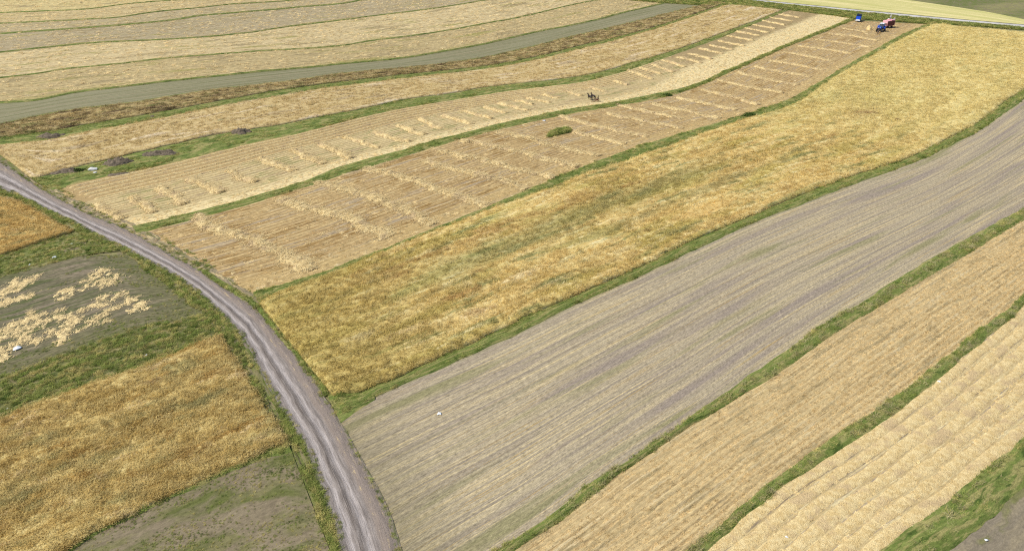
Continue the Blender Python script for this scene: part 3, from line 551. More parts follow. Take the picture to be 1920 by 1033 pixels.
rr = cv['RR']; ppx, ppy, _ = project(rr[:, 0], rr[:, 1], H(*rr.T)); sel = rr[(ppx > 40)&(ppx < 520)]
Rs = Ribbon(offset(sel, -.1), offset(sel, 2.6), .7, .4)
if np.mean(Rs.X[:, -1]) < np.mean(Rs.X[:, 0]): Rs = Ribbon(offset(sel, .1), offset(sel, -2.6), .7, .4)
o = Rs.sheet('grass_verge', field_mat('dry_verge', dict(c=[L(168, 150, 122), L(146, 134, 110)], streak=(2, .6), patch=[(L(124, 122, 76), 4, .9, .5, .62), (L(214, 192, 146), 3, .6, .56, .66)], seed=27, grain=.45)), -.02, lambda s, f: .12*np.sin(np.pi*f)*fbm(s/1.5, f*4, 6)-.1*(f > .97))
tag(o, 'dry strip of dirt and straw along the right side of the dirt track', 'grass', 'roadside grass verges', 'stuff')
x, y, z, s, t, k = Rs.points(6); q = fbm(s/3, t/.8, 47) > .55
scatter('grass_blades', GRASS_T, tuple(a[q] for a in (x, y, z, s, t, k)), o, .7, .3)

# grass along the far road
Rfe = Ribbon(offset(cv['FL'], 0), curve([(1340,12),(1400,13),(1480,20),(1560,30),(1600,36),(1680,41),(1740,46),(1800,48),(1920,57)], 60, 120), 3, 1.5)
o = Rfe.sheet('grass_verge', GRASS_M, .06); tag(o, 'grass verge below the far gravel road', 'grass', 'roadside grass verges', 'stuff')
scatter('grass_blades', GRASS_T, Rfe.points(2.2, lod=300), o, 1.6, .3)

# ------------------------------------------------------------------ straw: stubble wisps, windrows, swaths, heaps
PSTR = dict(c=[STRAW, STRAWD], streak=(1.2, .6), lim=(.35, .65), patch=[(L(240, 220, 172), 3, 1, .55, .68)], seed=30)
WISP = proto('wisp', stalk_mat('loose_straw', PSTR, .3, .15), n=26, rad=.42, h=.5, w=.035, lean=1, droop=0, flat=True)
PST = dict(c=[L(224, 198, 146), L(202, 174, 122)], streak=(2, .5), seed=33)
STUB = proto('stubble', stalk_mat('stubble_straw', PST, .4, .15), n=30, rad=.42, h=.2, w=.03, lean=.7, droop=.3)
def on(R, name, ng, dens, size, sel=None, lod=110, sink=0, **kw):
    x, y, z, s, t, k = R.points(dens, lod=lod, **kw)
    if sel is not None:
        q = sel(s, t/R.w); x, y, z, s, t, k = (a[q] for a in (x, y, z, s, t, k))
    return scatter(name, ng, (x, y, z, s, t, k), R.obj if hasattr(R, 'obj') else None, size, .15, sink)
R2.obj = bpy.data.objects['mown_strip']
on(R2, 'loose_straw', WISP, 3, .6, lambda s, f: rng.random(len(s)) < np.where(f > .86-.30*np.clip((s/R2.len-.42)/.18, 0, 1), .5, .06), lod=150)
on(R3, 'loose_straw', WISP, .9, .6, lambda s, f: (fbm(s/5, f*R3.w/.8, 61) > .55)|((f > .86)&(rng.random(len(s)) < .5)), lod=150)
on(R3, 'stubble', STUB, 2.5, .6, lambda s, f: fbm(s/12, f*R3.w/.6, 62) > .5, lod=110)
on(R6, 'stubble', STUB, 9, .5, lambda s, f: np.sin(f*R6.w/1.5*6.283+fbm(s/14, f*3, 3)*4) > -.55, lod=90)
on(R7, 'loose_straw', WISP, 4, .45, lambda s, f: (np.abs(((f-.09)/.137+.5) % 1-.5) < .36+.3*(fbm(s/7, f*7, 66)-.45)), lod=90)
for R in wisp_far: on(R, 'loose_straw', WISP, .16, 1.2, lod=400)

sm = NT('straw', .9); pos = sm.n('ShaderNodeNewGeometry').outputs['Position']; a = sm.noise(pos, (1.6, 1.6, 1.6), 4, .6); b = sm.noise(pos, (9, 9, 9), 3, .6)
c = sm.mix(sm.mapr(a, .36, .64), STRAW, L(222, 192, 132)); c = sm.mix(sm.mapr(sm.noise(pos, (.35, .35, .35), 4, .6, (7, 3, 1)), .5, .66), c, L(214, 186, 138)); sm.color(sm.scale(c, sm.mapr(b, .3, .7, .62, 1.1, False))); sm.bump(b, .12); STRAW_M = sm.m
def straw_row(name, P, width, height, label, group, gap=.42, quads=14, seed=0, cat='straw row', mat=None, ds=.35, nv=7, edge=.45, var=1.):
    """a ridge of loose straw along a terrain polyline"""
    P = resamp(P, max(5, int(arc(P)[-1]/ds))); n = len(P); s = arc(P)
    T = np.gradient(P, axis=0); N = np.c_[-T[:, 1], T[:, 0]]/np.maximum(np.hypot(*T.T), 1e-6)[:, None]
    ph = (seed*7.31) % 50; s2 = s+1.7*fbm(s/3.1, 0*s+ph, seed+8)+ph; irr = lambda k: .6*fbm(s2/(2.9 if var == 1 else 7.), 0*s+k, seed+int(k))+.4*fbm(s2/.77, 0*s+k+5, seed+int(k)+3)
    P = P+N*((fbm(s2/2.5, 0*s+seed, seed)-.5)*width*(.7 if var == 1 else .25))[:, None]
    wl = width*(1+var*(1.7*irr(3.1)-.85)); v = np.linspace(-1, 1, nv)
    X = P[:, None, 0]+N[:, None, 0]*v*wl[:, None]/2; Y = P[:, None, 1]+N[:, None, 1]*v*wl[:, None]/2
    am = np.clip((irr(9.7)-gap+.3)*2.8, .12, 1.5)*var+(1-var)
    dens = fbm((X*.8+Y*.6)/edge, (Y*.8-X*.6)/edge, seed+3)
    Z = (1-v**2)*height*am[:, None]*((.45+1.2*dens)*var+1.05*(1-var))-.05*(np.abs(v) > .99)
    Z[0] = Z[-1] = -.05; base = H(X, Y)+.03
    co = [np.stack([X, Y, base+Z], -1).reshape(-1, 3)]; fc = [grid_faces(n, nv)]; k = n*nv
    area = s[-1]*width; q = int(area*quads); r = np.random.default_rng(seed+5)
    if q:
        i = r.integers(0, n, q); u = r.normal(0, .72 if var == 1 else .42, q)
        x = P[i, 0]+N[i, 0]*u*wl[i]/2; y = P[i, 1]+N[i, 1]*u*wl[i]/2; z = H(x, y)+.03+np.clip(1-u**2, 0, 1)*height*am[i]*.9
        d = r.random(q)*6.283; ln = (.18+.32*r.random(q))*(1. if var == 1 else .45); w2 = .02+.03*r.random(q); up = (r.random(q)-.15)*(.2 if var == 1 else .06)
        ex, ey = np.cos(d)*ln, np.sin(d)*ln; wx, wy = -np.sin(d)*w2, np.cos(d)*w2
        Q = np.stack([np.c_[x-ex-wx, y-ey-wy, z], np.c_[x-ex+wx, y-ey+wy, z], np.c_[x+ex+wx, y+ey+wy, z+up], np.c_[x+ex-wx, y+ey-wy, z+up]], 1).reshape(-1, 3)
        co.append(Q); fc.append(np.arange(q*4).reshape(-1, 4)+k)
    me = fast_mesh(name, np.concatenate(co), np.concatenate(fc)); me.materials.append(mat or STRAW_M)
    o = link(bpy.data.objects.new(name, me)); tag(o, label, cat, group); return o

ORD = ['first', 'second', 'third', 'fourth', 'fifth', 'sixth', 'seventh', 'eighth', 'ninth', 'tenth', 'eleventh', 'twelfth', 'thirteenth', 'fourteenth', 'fifteenth', 'sixteenth', 'seventeenth', 'eighteenth', 'nineteenth', 'twentieth',
       'twenty-first', 'twenty-second', 'twenty-third', 'twenty-fourth', 'twenty-fifth', 'twenty-sixth', 'twenty-seventh', 'twenty-eighth', 'twenty-ninth', 'thirtieth', 'thirty-first', 'thirty-second', 'thirty-third', 'thirty-fourth', 'thirty-fifth', 'thirty-sixth', 'thirty-seventh', 'thirty-eighth']
W3 = [[(363,405),(404,430),(440,442),(480,452),(508,465),(545,484),(583,507)], [(521,374),(550,384),(592,395),(633,402),(665,413),(696,428),(733,443)], [(592,340),(633,351),(665,361),(707,370),(757,394),(813,421)],
      [(687,315),(740,328),(790,344),(840,361),(890,377),(913,389)], [(793,302),(840,315),(890,326),(957,343),(987,354)], [(810,280),(857,290),(907,300),(957,313),(1007,325),(1037,335)],
      [(867,263),(923,273),(973,285),(1023,298),(1083,313)], [(930,247),(990,260),(1057,277),(1123,293)], [(1070,245),(1140,264),(1173,270)], [(1050,218),(1107,233),(1157,245),(1213,257)],
      [(1137,213),(1190,223),(1223,230),(1280,240)], [(1157,197),(1207,208),(1280,223)], [(1220,194),(1250,201),(1300,211),(1350,222)], [(1265,183),(1310,192),(1380,207)], [(1313,168),(1363,180),(1423,197)], [(1343,150),(1397,162),(1467,175)],
      [(1380,135),(1430,147),(1497,160)], [(1413,125),(1463,135),(1520,144)], [(1440,113),(1497,123),(1547,132)], [(1467,98),(1513,105),(1563,115)], [(1493,87),(1547,92),(1597,102)], [(1527,75),(1580,80),(1633,90)], [(1553,63),(1600,68),(1647,77)], [(1580,54),(1627,61)]]
for i, w in enumerate(W3):
    d = ground([w[0]])[0, 1]
    straw_row('straw_windrow', curve(w, 0, 0, 8, .4), 2.9 if i < 3 else 2.4, .30, ORD[i]+' long straw windrow from the dirt track on the brown stubble strip', 'long straw windrows across the brown strip', .50, 34 if i < 8 else 16, 100+i, 'windrow', ds=.35 if i < 10 else .5)
W2 = [[(180,384),(230,411)], [(247,369),(293,397)], [(297,352),(350,382)], [(354,335),(385,350),(417,361)], [(425,320),(450,333),(479,342)], [(487,297),(520,310),(550,321)], [(548,282),(580,296),(607,307)], [(600,270),(640,288),(660,297)], [(647,257),(680,268),(710,278)],
      [(700,247),(730,256),(767,267)], [(747,235),(770,244),(797,253)], [(787,223),(827,242)], [(830,217),(887,233)], [(870,208),(923,223)], [(907,200),(950,212)], [(933,193),(990,208)], [(963,188),(1000,197)], [(987,183),(1033,193)], [(1017,178),(1046,185)],
      [(1060,172),(1092,180)], [(1105,165),(1135,172)], [(1150,152),(1180,160)], [(1177,132),(1223,150)], [(1200,127),(1240,139)], [(1223,120),(1263,136)], [(1243,113),(1285,126)], [(1270,107),(1317,119)], [(1292,101),(1334,112)], [(1310,92),(1357,101)], [(1330,85),(1375,94)], [(1347,77),(1397,87)], [(1363,68),(1413,77)],
      [(1380,60),(1426,68)], [(1397,53),(1440,62)], [(1410,47),(1453,55)], [(1427,39),(1473,48)], [(1442,33),(1486,41)], [(1457,27),(1500,34)]]
for i, w in enumerate(W2):
    straw_row('straw_windrow', curve(w, 0, 0, 6, .3), 2.3 if i < 12 else 1.9, .32, ORD[i]+' short straw windrow from the dirt track on the pale mown strip', 'short straw windrows on the mown strip', .42, 26 if i < 8 else 12, 300+i, 'windrow', ds=.4)
# swath lines along the mown strip
for i in range(6):
    f = .05+.064*i; sm_ = np.linspace(2.5, R2.len*(.60-.012*i), 300); x, y = R2.at(sm_, np.full(300, f)+(fbm(sm_/20, 0*sm_+i, 9)-.5)*.02)
    straw_row('straw_swath', np.c_[x, y], .85, .22, ORD[i]+' narrow straw swath line below the broad green bank on the mown strip', 'swath lines along the mown strip', .30, 4, 400+i, 'swath', ds=.55, nv=5, edge=2.3, var=.3)
# broad swaths of the straw field
for i in range(7):
    f = .09+.137*i; sm_ = np.linspace(.5, R7.len-1, 260); x, y = R7.at(sm_, np.full(260, f)+(fbm(sm_/12, 0*sm_+i, 19)-.5)*.03)
    straw_row('straw_swath', np.c_[x, y], R7.w*.074, .075, ORD[i]+' broad straw swath from the upper edge of the straw field at bottom right', 'broad swaths on the straw field', .25, 9, 430+i, 'swath', ds=.4, nv=9, edge=1.1, var=.5)

# loose straw patches on the bare field at the left
HP = [(1000,150,50,50),(930,195,170,55),(1090,225,160,60),(1040,280,100,50),(930,270,140,40),(660,360,140,70),(160,290,180,80),(320,215,110,40),(50,350,120,60),(130,430,250,50),(30,470,80,40),(1080,390,160,60),(1240,430,120,60),(1350,490,130,65),(950,475,130,50),(1080,520,130,40),(990,580,130,40),
      (610,590,120,60),(570,530,50,30),(740,610,100,60),(790,530,80,30),(700,650,120,40),(860,650,120,60),(1010,640,120,30),(310,600,140,60),(300,540,40,30),(400,650,130,70),(60,700,150,70),(200,720,160,80),(230,780,120,60),(50,780,130,50),(560,720,160,50),(620,780,140,80),(430,790,120,40),(350,840,70,50),(170,840,140,50),(30,920,90,70),(60,990,80,60)]
def heap(name, c, rx, ry, h, mat, label, cat, group=None, seed=0, n=22, quads=0, rough=.5, rot=0., holes=0):
    u = np.linspace(-1.25, 1.25, n); a, b = np.meshgrid(u, u, indexing='ij'); ca, sa = math.cos(rot), math.sin(rot)
    xx, yy = a*rx, b*ry; X = c[0]+xx*ca-yy*sa; Y = c[1]+xx*sa+yy*ca
    r = np.maximum(0, np.hypot(a, b)+(fbm(X/(.35*rx+.2), Y/(.35*ry+.2), seed)-.5)*1.1*rough*1.6)
    Z = np.clip(1-r**1.6, -.25, 1)*h*(.5+fbm(X/.3, Y/.3, seed+2))-holes*h*np.clip(fbm(X/.55, Y/.9, seed+4)-.42, 0, 1)*5; Z[Z < 0] -= .12
    co = [np.stack([X, Y, H(X, Y)+.04+Z], -1).reshape(-1, 3)]; fc = [grid_faces(n, n)]
    if quads:
        g = np.random.default_rng(seed); q = int(quads); ok = np.argwhere(Z.reshape(-1) > -.02).ravel()
        if len(ok):
            i = g.choice(ok, q); p = co[0][i]; d = g.normal(.5, .7, q)+rot; ln = .10+.2*g.random(q); w2 = .015+.025*g.random(q); up = (g.random(q)-.3)*.2
            ex, ey = np.cos(d)*ln, np.sin(d)*ln; wx, wy = -np.sin(d)*w2, np.cos(d)*w2; x, y, z = p.T; z = z+.03
            x = x+g.normal(0, .28, q); y = y+g.normal(0, .28, q); z = H(x, y)+np.maximum(.06, z-H(x, y))*.8
            co.append(np.stack([np.c_[x-ex-wx, y-ey-wy, z], np.c_[x-ex+wx, y-ey+wy, z], np.c_[x+ex+wx, y+ey+wy, z+up], np.c_[x+ex-wx, y+ey-wy, z+up]], 1).reshape(-1, 3)); fc.append(np.arange(q*4).reshape(-1, 4)+n*n)
    me = fast_mesh(name, np.concatenate(co), np.concatenate(fc)); me.materials.append(mat)
    return tag(link(bpy.data.objects.new(name, me)), label, cat, group)
STRAW_G = plain('golden_straw', L(214, 190, 138), .9, .35, 3.0, 0, .1)
sdir = math.atan2(*(ground([(167, 560)])-ground([(60, 597)]))[0][::-1])
for i, (X, Y, w, h_) in enumerate(HP):
    p = ground([(X/5.167, 480+Y/5.167)])[0]; d = math.hypot(math.hypot(*p), CAM_H); m = d/FPX/5.167
    rx = w*m*.62; ry = h_*m/(CAM_H/d)*.5
    heap('straw_patch', p, rx*1.15, ry*1.2, .11, STRAW_G, 'patch of loose pale straw lying on the dull bare field left of the track', 'straw patch', 'loose straw patches on the bare field', 500+i, 30, 60+rx*ry*42, .85, sdir, 1.0)

# dark earth heaps, stones, bushes
DIRT = plain('dark_earth', L(112, 100, 84), .95, .35, 2.5, 0, .1); STONE = plain('pale_stone', L(205, 202, 196), .8, .12)
for i, ((X, Y), rx, ry, h_, lab) in enumerate((((95,257), 3.4, 1.6, .9, 'dark earth heap beside the upper grass bank near the left edge'), ((130,323), 3.2, 1.6, .8, 'low dark earth heap beside the green weeds and pale rocks'), ((224,308), 3.2, 2.0, 1.2, 'dark earth heap right of the pale rocks on the broad bank'),
          ((300,291), 4.2, 1.6, 1.1, 'long dark earth heap in the middle of the broad bank'), ((453,250), 2.6, 1.8, 1.2, 'dark earth heap at the right on the broad bank, far from the track'), ((286,220), 1.6, 1.2, .35, 'small brown earth heap on the bank under the brown weeds'), ((225,327), 3.0, .8, .3, 'low flat earth heap at the lower edge of the broad bank'))):
    heap('earth_heap', ground([(X, Y)])[0], rx, ry, h_, DIRT, lab, 'earth heap', 'earth heaps on the banks', 700+i, 26, 0, .7, .15)
def rock(name, px, r, mat, label, cat, seed, sq=.6):
    p = ground([px])[0]; bm = bmesh.new(); bmesh.ops.create_icosphere(bm, subdivisions=2, radius=r); g = random.Random(seed)
    for v_ in bm.verts: v_.co *= 1+(g.random()-.5)*.4; v_.co.z *= sq; v_.co.x *= 1.35
    me = bpy.data.meshes.new(name); bm.to_mesh(me); bm.free(); me.materials.append(mat); o = bpy.data.objects.new(name, me); o.location = (p[0], p[1], float(H(*p))+r*sq*.55+.15); return tag(link(o), label, cat)
rock('boulder', (175,321), .75, STONE, 'larger of two pale rocks on the broad green bank', 'rock', 3)
rock('boulder', (179,326), .35, STONE, 'smaller pale rock just below the larger one on the bank', 'rock', 4)
def sheet_litter(name, px, w, l, mat, label, cat, seed, lift=.25):
    p = ground([px])[0]; n = 7; g = np.random.default_rng(seed); a = np.linspace(-.5, .5, n); u, v_ = np.meshgrid(a, a, indexing='ij')
    X = p[0]+u*w*(1+.25*np.sin(5*v_+seed)); Y = p[1]+v_*l*(1+.25*np.cos(4*u+seed)); Z = H(X, Y)+.1+lift*(.15+.85*fbm(u*3+seed, v_*3, seed))*(1-np.maximum(np.abs(u), np.abs(v_))*1.6)
    me = fast_mesh(name, np.stack([X, Y, Z], -1).reshape(-1, 3), grid_faces(n, n)); me.materials.append(mat); o = link(bpy.data.objects.new(name, me)); so = o.modifiers.new('thickness', 'SOLIDIFY'); so.thickness = .02; so.offset = -1
    return tag(o, label, cat)
WHITE = plain('white_plastic', (.8, .82, .84), .5, .05)
sheet_litter('plastic_bag', (33,654), .95, .9, WHITE, 'crumpled white plastic bag beside straw at the left edge', 'bag', 1, .4)
sheet_litter('plastic_bag', (103,483), .7, .6, WHITE, 'white plastic bag on the grass strip near the left edge', 'bag', 2, .3)
sheet_litter('plastic_sheet', (824,776), .45, .5, WHITE, 'small white plastic scrap on the bare grey field', 'litter', 3, .2)
for i, ((X, Y), w, lab) in enumerate((((135,458), .4, 'pale litter scrap beside the small wheat patch corner'), ((276,666), .3, 'white speck of litter on the grass strip above the lower wheat'), ((15,767), .3, 'white litter scrap on grass at the left edge'), ((1474,1007), .3, 'white litter scrap near the wide bank, bottom right'), ((1020,227), .8, 'white scrap on the bank between the two windrow strips'),
          ((1761,716), .4, 'white litter on the dry bank right of the tan stubble'), ((56,497), .3, 'small white scrap on grass strip at the left edge'), ((1849,1013), .3, 'white litter scrap on the green bank in the corner'), ((455,164), .8, 'pale scrap on the grass line below the grey fallow'))):
    sheet_litter('litter_scrap', (X, Y), w, w*.8, WHITE, lab, 'litter', 20+i, .15)
PBUSH = dict(c=[L(74, 96, 38), L(98, 116, 50)], streak=(.5, .5), lim=(.35, .65), seed=40)
BLEAF = plain('bush_leaf', L(78, 98, 40), .7, .4, 2.0, 0, .2); BTWIG = plain('twig', L(96, 80, 60), .9)
def bush(name, px, rx, ry, h, label, n, seed, cat='bush', leaf=None):
    p = ground([px])[0]; g = np.random.default_rng(seed); e = empty(name, (p[0], p[1], float(H(*p)))); tag(e, label, cat)
    co = []; d = g.normal(size=(n, 3)); d /= np.linalg.norm(d, axis=1)[:, None]; d[:, 2] = np.abs(d[:, 2]); r = (.55+.5*g.random(n))*(.75+.5*vn(d[:, 0]*2.5+seed, d[:, 1]*2.5+d[:, 2]*2, seed))
    c = np.c_[d[:, 0]*rx*r, d[:, 1]*ry*r, d[:, 2]*h*r]; a = g.normal(size=(n, 3)); a /= np.linalg.norm(a, axis=1)[:, None]; b = np.cross(a, g.normal(size=(n, 3))); b /= np.linalg.norm(b, axis=1)[:, None]; sz = (.06+.09*g.random(n))[:, None]
    Q = np.stack([c-a*sz, c+b*sz*.5, c+a*sz, c-b*sz*.5], 1).reshape(-1, 3); me = fast_mesh('leaves', Q, np.arange(n*4).reshape(-1, 4), smooth_=False); me.materials.append(leaf or BLEAF); link(bpy.data.objects.new('leaves', me), e)
    co = []; fc = []
    for k in range(14):
        t = g.random(2)*2-1; q = np.array([t[0]*rx*.7, t[1]*ry*.7, h*.7]); w = .02; i = len(co)
        co += [(-w+q[0]*.3, q[1]*.3, -.1), (w+q[0]*.3, q[1]*.3, -.1), (q[0]*.3, q[1]*.3+w*1.5, -.1), tuple(q)]; fc += [(i, i+1, i+3), (i+1, i+2, i+3), (i+2, i, i+3)]
    me = fast_mesh('stem', co, fc, smooth_=False); me.materials.append(BTWIG); link(bpy.data.objects.new('stem', me), e); return e
bush('bush', (1405,219), 2.0, 1.2, 1.2, 'dark green bush on the bank above the large wheat strip', 2600, 1)
bush('weed_clump', (148,322), 1.6, 1.0, .8, 'green leafy weed clump left of the pale rocks on the bank', 1400, 2, 'weeds')
bush('bush', (1250,180), 1.8, .9, .7, 'low green bush on the bank right of the horse team', 1500, 3)
RED = plain('dry_weed_leaf', L(150, 112, 74), .8, .3)
bush('weed_clump', (1622,216), 4.5, 1.4, 1.0, 'rusty dry weed patch in the far part of the large wheat strip', 1500, 5, 'weeds', RED)
bush('weed_clump', (1683,229), 1.2, .8, .9, 'small dark weed clump right of the rusty weeds in the wheat', 500, 6, 'weeds', RED)
# weedy island in the brown stubble strip
isl = ground([(1028,258),(1046,254),(1070,248)]); isu = ground([(1034,249),(1048,243),(1066,241)])
Ri = Ribbon(isu, isl, .5, .5); o = Ri.sheet('grass_island', GRASS_M, .06, lambda s, f: .2*np.sin(np.pi*f)); tag(o, 'green grassy island left unmown in the brown stubble strip', 'grass', None, 'stuff')
scatter('grass_blades', GRASS_T, Ri.points(14, lod=400), o, 1.5, .3)

# ------------------------------------------------------------------ machines
BLUE = plain('blue_paint', L(30, 84, 200), .35, .1, 2, 0, .5); PINK = plain('faded_red_paint', L(232, 172, 174), .6, .2, 1.5); RUST = plain('dark_red_paint_and_shade', L(96, 50, 50), .7, .25, 1.5)
TYRE = plain('tyre_rubber', (.02, .02, .022), .85, .2); DARK = plain('dark_metal', (.05, .05, .055), .5, .2); GLASS = plain('window_glass', (.06, .08, .1), .08, .05, 1, 0, .8); PALE = plain('pale_metal', (.55, .56, .58), .4, .1, 2, .3); WHITEP = plain('white_paint', (.78, .8, .82), .4, .05); WOODM = plain('weathered_wood', L(140, 112, 84), .9, .25)
def part(name, parent, mat, fn, bev=.0):
    bm = bmesh.new(); fn(bm)
    if bev: bmesh.ops.bevel(bm, geom=list(bm.edges), offset=bev, segments=2, affect='EDGES', clamp_overlap=True)
    me = bpy.data.meshes.new(name); bm.to_mesh(me); bm.free(); me.materials.append(mat); return link(bpy.data.objects.new(name, me), parent)
def box(bm, x0, x1, y0, y1, z0, z1, tx=0, ty0=0, ty1=0):
    """box whose top is inset by tx at the sides, ty0 / ty1 at its back and front"""
    v_ = [bm.verts.new(p) for p in ((x0, y0, z0), (x1, y0, z0), (x1, y1, z0), (x0, y1, z0), (x0+tx, y0+ty0, z1), (x1-tx, y0+ty0, z1), (x1-tx, y1-ty1, z1), (x0+tx, y1-ty1, z1))]
    for f in ((3, 2, 1, 0), (4, 5, 6, 7), (0, 1, 5, 4), (1, 2, 6, 5), (2, 3, 7, 6), (3, 0, 4, 7)): bm.faces.new([v_[i] for i in f])
def cyl(bm, a, b, r, n=16, r2=None):
    a = Vector(a); b = Vector(b); M = Matrix.Translation((a+b)/2) @ (b-a).to_track_quat('Z', 'Y').to_matrix().to_4x4()
    bmesh.ops.create_cone(bm, cap_ends=True, segments=n, radius1=r, radius2=r if r2 is None else r2, depth=(b-a).length, matrix=M)
def wheel(parent, x, y, r, w, rimmat, lugs=0):
    def ty(bm):
        n = 28; prof = [(-.5, .62), (-.5, .9), (-.38, 1), (.38, 1), (.5, .9), (.5, .62)]; rings = []
        for i in range(n):
            t = 6.28318*i/n; rings.append([bm.verts.new((x+p*w, y+q*r*math.cos(t), r+q*r*math.sin(t))) for p, q in prof])
        for i in range(n):
            for j in range(6): bm.faces.new((rings[i][j], rings[i][(j+1) % 6], rings[(i+1) % n][(j+1) % 6], rings[(i+1) % n][j]))
        for i in range(lugs):
            t = 6.28318*i/lugs; M = Matrix.Translation((x+(w*.22 if i % 2 else -w*.22), y+r*1.01*math.cos(t), r+r*1.01*math.sin(t))) @ Matrix.Rotation(t, 4, 'X')
            bmesh.ops.create_cube(bm, size=1, matrix=M @ Matrix.Diagonal((w*.5, .06, .05, 1)))
    o = part('wheel', parent, TYRE, ty); part('rim', o, rimmat, lambda bm: (cyl(bm, (x-w*.3, y, r), (x+w*.3, y, r), r*.62, 20), cyl(bm, (x-w*.42, y, r), (x+w*.42, y, r), r*.2, 12))); return o
def place(px): p = ground([px])[0]; return (float(p[0]), float(p[1]), float(H(*p))+.05)

# tractor, heading towards the camera and a little left (local front = -Y)
pf, pt_ = ground([(1644, 62.5)])[0], ground([(1663, 53.5)])[0]; u = pf-pt_; HEAD = math.atan2(u[0], -u[1])
tp = place((1651, 59.5)); tr_ = empty('tractor', tp, HEAD, 1.2); tag(tr_, 'blue farm tractor standing in front of the faded red thresher', 'tractor')
part('hood', tr_, BLUE, lambda bm: box(bm, -.38, .38, -2.3, -.5, .95, 1.62, .05, 0, .12), .05)
part('grille', tr_, DARK, lambda bm: box(bm, -.3, .3, -2.36, -2.29, .95, 1.45)); part('chassis', tr_, DARK, lambda bm: (box(bm, -.28, .28, -2.2, 1.1, .6, .96), cyl(bm, (-.8, -1.75, .5), (.8, -1.75, .5), .09), cyl(bm, (-.9, .6, .85), (.9, .6, .85), .14)))
part('front_weight', tr_, DARK, lambda bm: box(bm, -.35, .35, -2.75, -2.37, .65, 1.0), .03)
cab = part('cab', tr_, GLASS, lambda bm: box(bm, -.72, .72, -.45, 1.0, 1.15, 2.5, .1, .12, .1), .03)
part('roof', tr_, WHITEP, lambda bm: box(bm, -.75, .75, -.5, 1.05, 2.5, 2.68, .08, .08, .08), .04)
for sx in (-1, 1):
    part('pillar', tr_, BLUE, lambda bm: cyl(bm, (sx*.74, -.47, 1.15), (sx*.64, -.34, 2.52), .05, 8)); part('pillar', tr_, BLUE, lambda bm: cyl(bm, (sx*.74, 1.02, 1.15), (sx*.64, .9, 2.52), .05, 8))
    part('fender', tr_, BLUE, lambda bm: (box(bm, sx*1.0-.26, sx*1.0+.26, .05, 1.3, 1.5, 1.72, 0, .2, .2), box(bm, sx*1.0-.26, sx*1.0+.26, -.25, .1, 1.05, 1.55, 0, 0, 0)), .03)
    part('headlight', tr_, WHITEP, lambda bm: cyl(bm, (sx*.25, -2.34, 1.5), (sx*.25, -2.40, 1.5), .09, 12))
    wheel(tr_, sx*1.0, .62, .82, .46, PALE, 20); wheel(tr_, sx*.85, -1.75, .5, .3, PALE, 16)
part('exhaust', tr_, DARK, lambda bm: cyl(bm, (.3, -.9, 1.6), (.3, -.9, 2.75), .05, 10)); part('mirror', tr_, DARK, lambda bm: (cyl(bm, (-.74, -.45, 1.9), (-1.1, -.5, 2.0), .02, 6), box(bm, -1.2, -1.05, -.53, -.48, 1.8, 2.15)))
# thresher behind it
th = empty('threshing_machine', place((1664, 52.5)), HEAD-.42); tag(th, 'boxy faded red threshing machine towed behind the blue tractor', 'thresher')
part('body', th, PINK, lambda bm: box(bm, -1.25, 1.25, -2.2, 2.4, .9, 2.95, .04, .1, .1), .04); part('hopper', th, PINK, lambda bm: (box(bm, -1.1, 1.1, .2, 2.2, 2.95, 3.2, -.12, -.12, -.12)), .02)
part('feed_table', th, WOODM, lambda bm: box(bm, -1.15, 1.15, -2.9, -2.2, 1.9, 2.0), .01); part('shaded_side_panel', th, RUST, lambda bm: box(bm, 1.25, 1.29, -1.9, 2.1, 1.0, 2.8), .01)  # dark red slab paints shade onto the side turned from the sun
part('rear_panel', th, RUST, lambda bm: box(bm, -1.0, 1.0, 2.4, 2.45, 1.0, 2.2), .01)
part('pulley', th, DARK, lambda bm: cyl(bm, (-1.26, -1.2, 1.9), (-1.4, -1.2, 1.9), .42, 20)); part('pulley', th, DARK, lambda bm: cyl(bm, (-1.26, .8, 1.6), (-1.4, .8, 1.6), .28, 20)); part('chassis', th, DARK, lambda bm: (box(bm, -.7, .7, -3.4, 2.0, .6, .9), cyl(bm, (-1.1, 1.1, .45), (1.1, 1.1, .45), .08), cyl(bm, (-1.1, -1.2, .45), (1.1, -1.2, .45), .08)))
part('spout', th, PALE, lambda bm: cyl(bm, (0, 2.2, 2.9), (0, 3.3, 3.5), .22, 12))
for sx in (-1, 1): wheel(th, sx*1.05, 1.1, .45, .25, RUST); wheel(th, sx*1.05, -1.2, .45, .25, RUST)
# small blue truck facing the camera
tk = empty('small_truck', place((1608.5, 40.5)), math.radians(-27)); tag(tk, 'small blue truck with white front parked at the end of the strips', 'truck')
part('cab', tk, BLUE, lambda bm: box(bm, -.95, .95, -1.6, -.1, .75, 2.05, .12, .1, .35), .06); part('hood', tk, BLUE, lambda bm: box(bm, -.88, .88, -2.4, -1.5, .62, 1.25, .06, 0, .15), .05)
part('windshield', tk, GLASS, lambda bm: box(bm, -.78, .78, -1.42, -1.36, 1.3, 1.95, .05, .0, 0)); part('bumper', tk, WHITEP, lambda bm: box(bm, -.95, .95, -2.55, -2.4, .45, .78), .03)
part('grille', tk, WHITEP, lambda bm: box(bm, -.7, .7, -2.47, -2.39, .78, 1.12), .02)
part('cargo_box', tk, BLUE, lambda bm: box(bm, -1.0, 1.0, 0, 2.9, .85, 2.0, 0, 0, 0), .03); part('tarp', tk, plain('dark_blue_tarp', L(20, 34, 64), .8), lambda bm: box(bm, -1.03, 1.03, -.02, 2.93, 2.0, 2.6, .16, .1, .1), .06); part('chassis', tk, DARK, lambda bm: box(bm, -.6, .6, -2.2, 2.7, .45, .84))
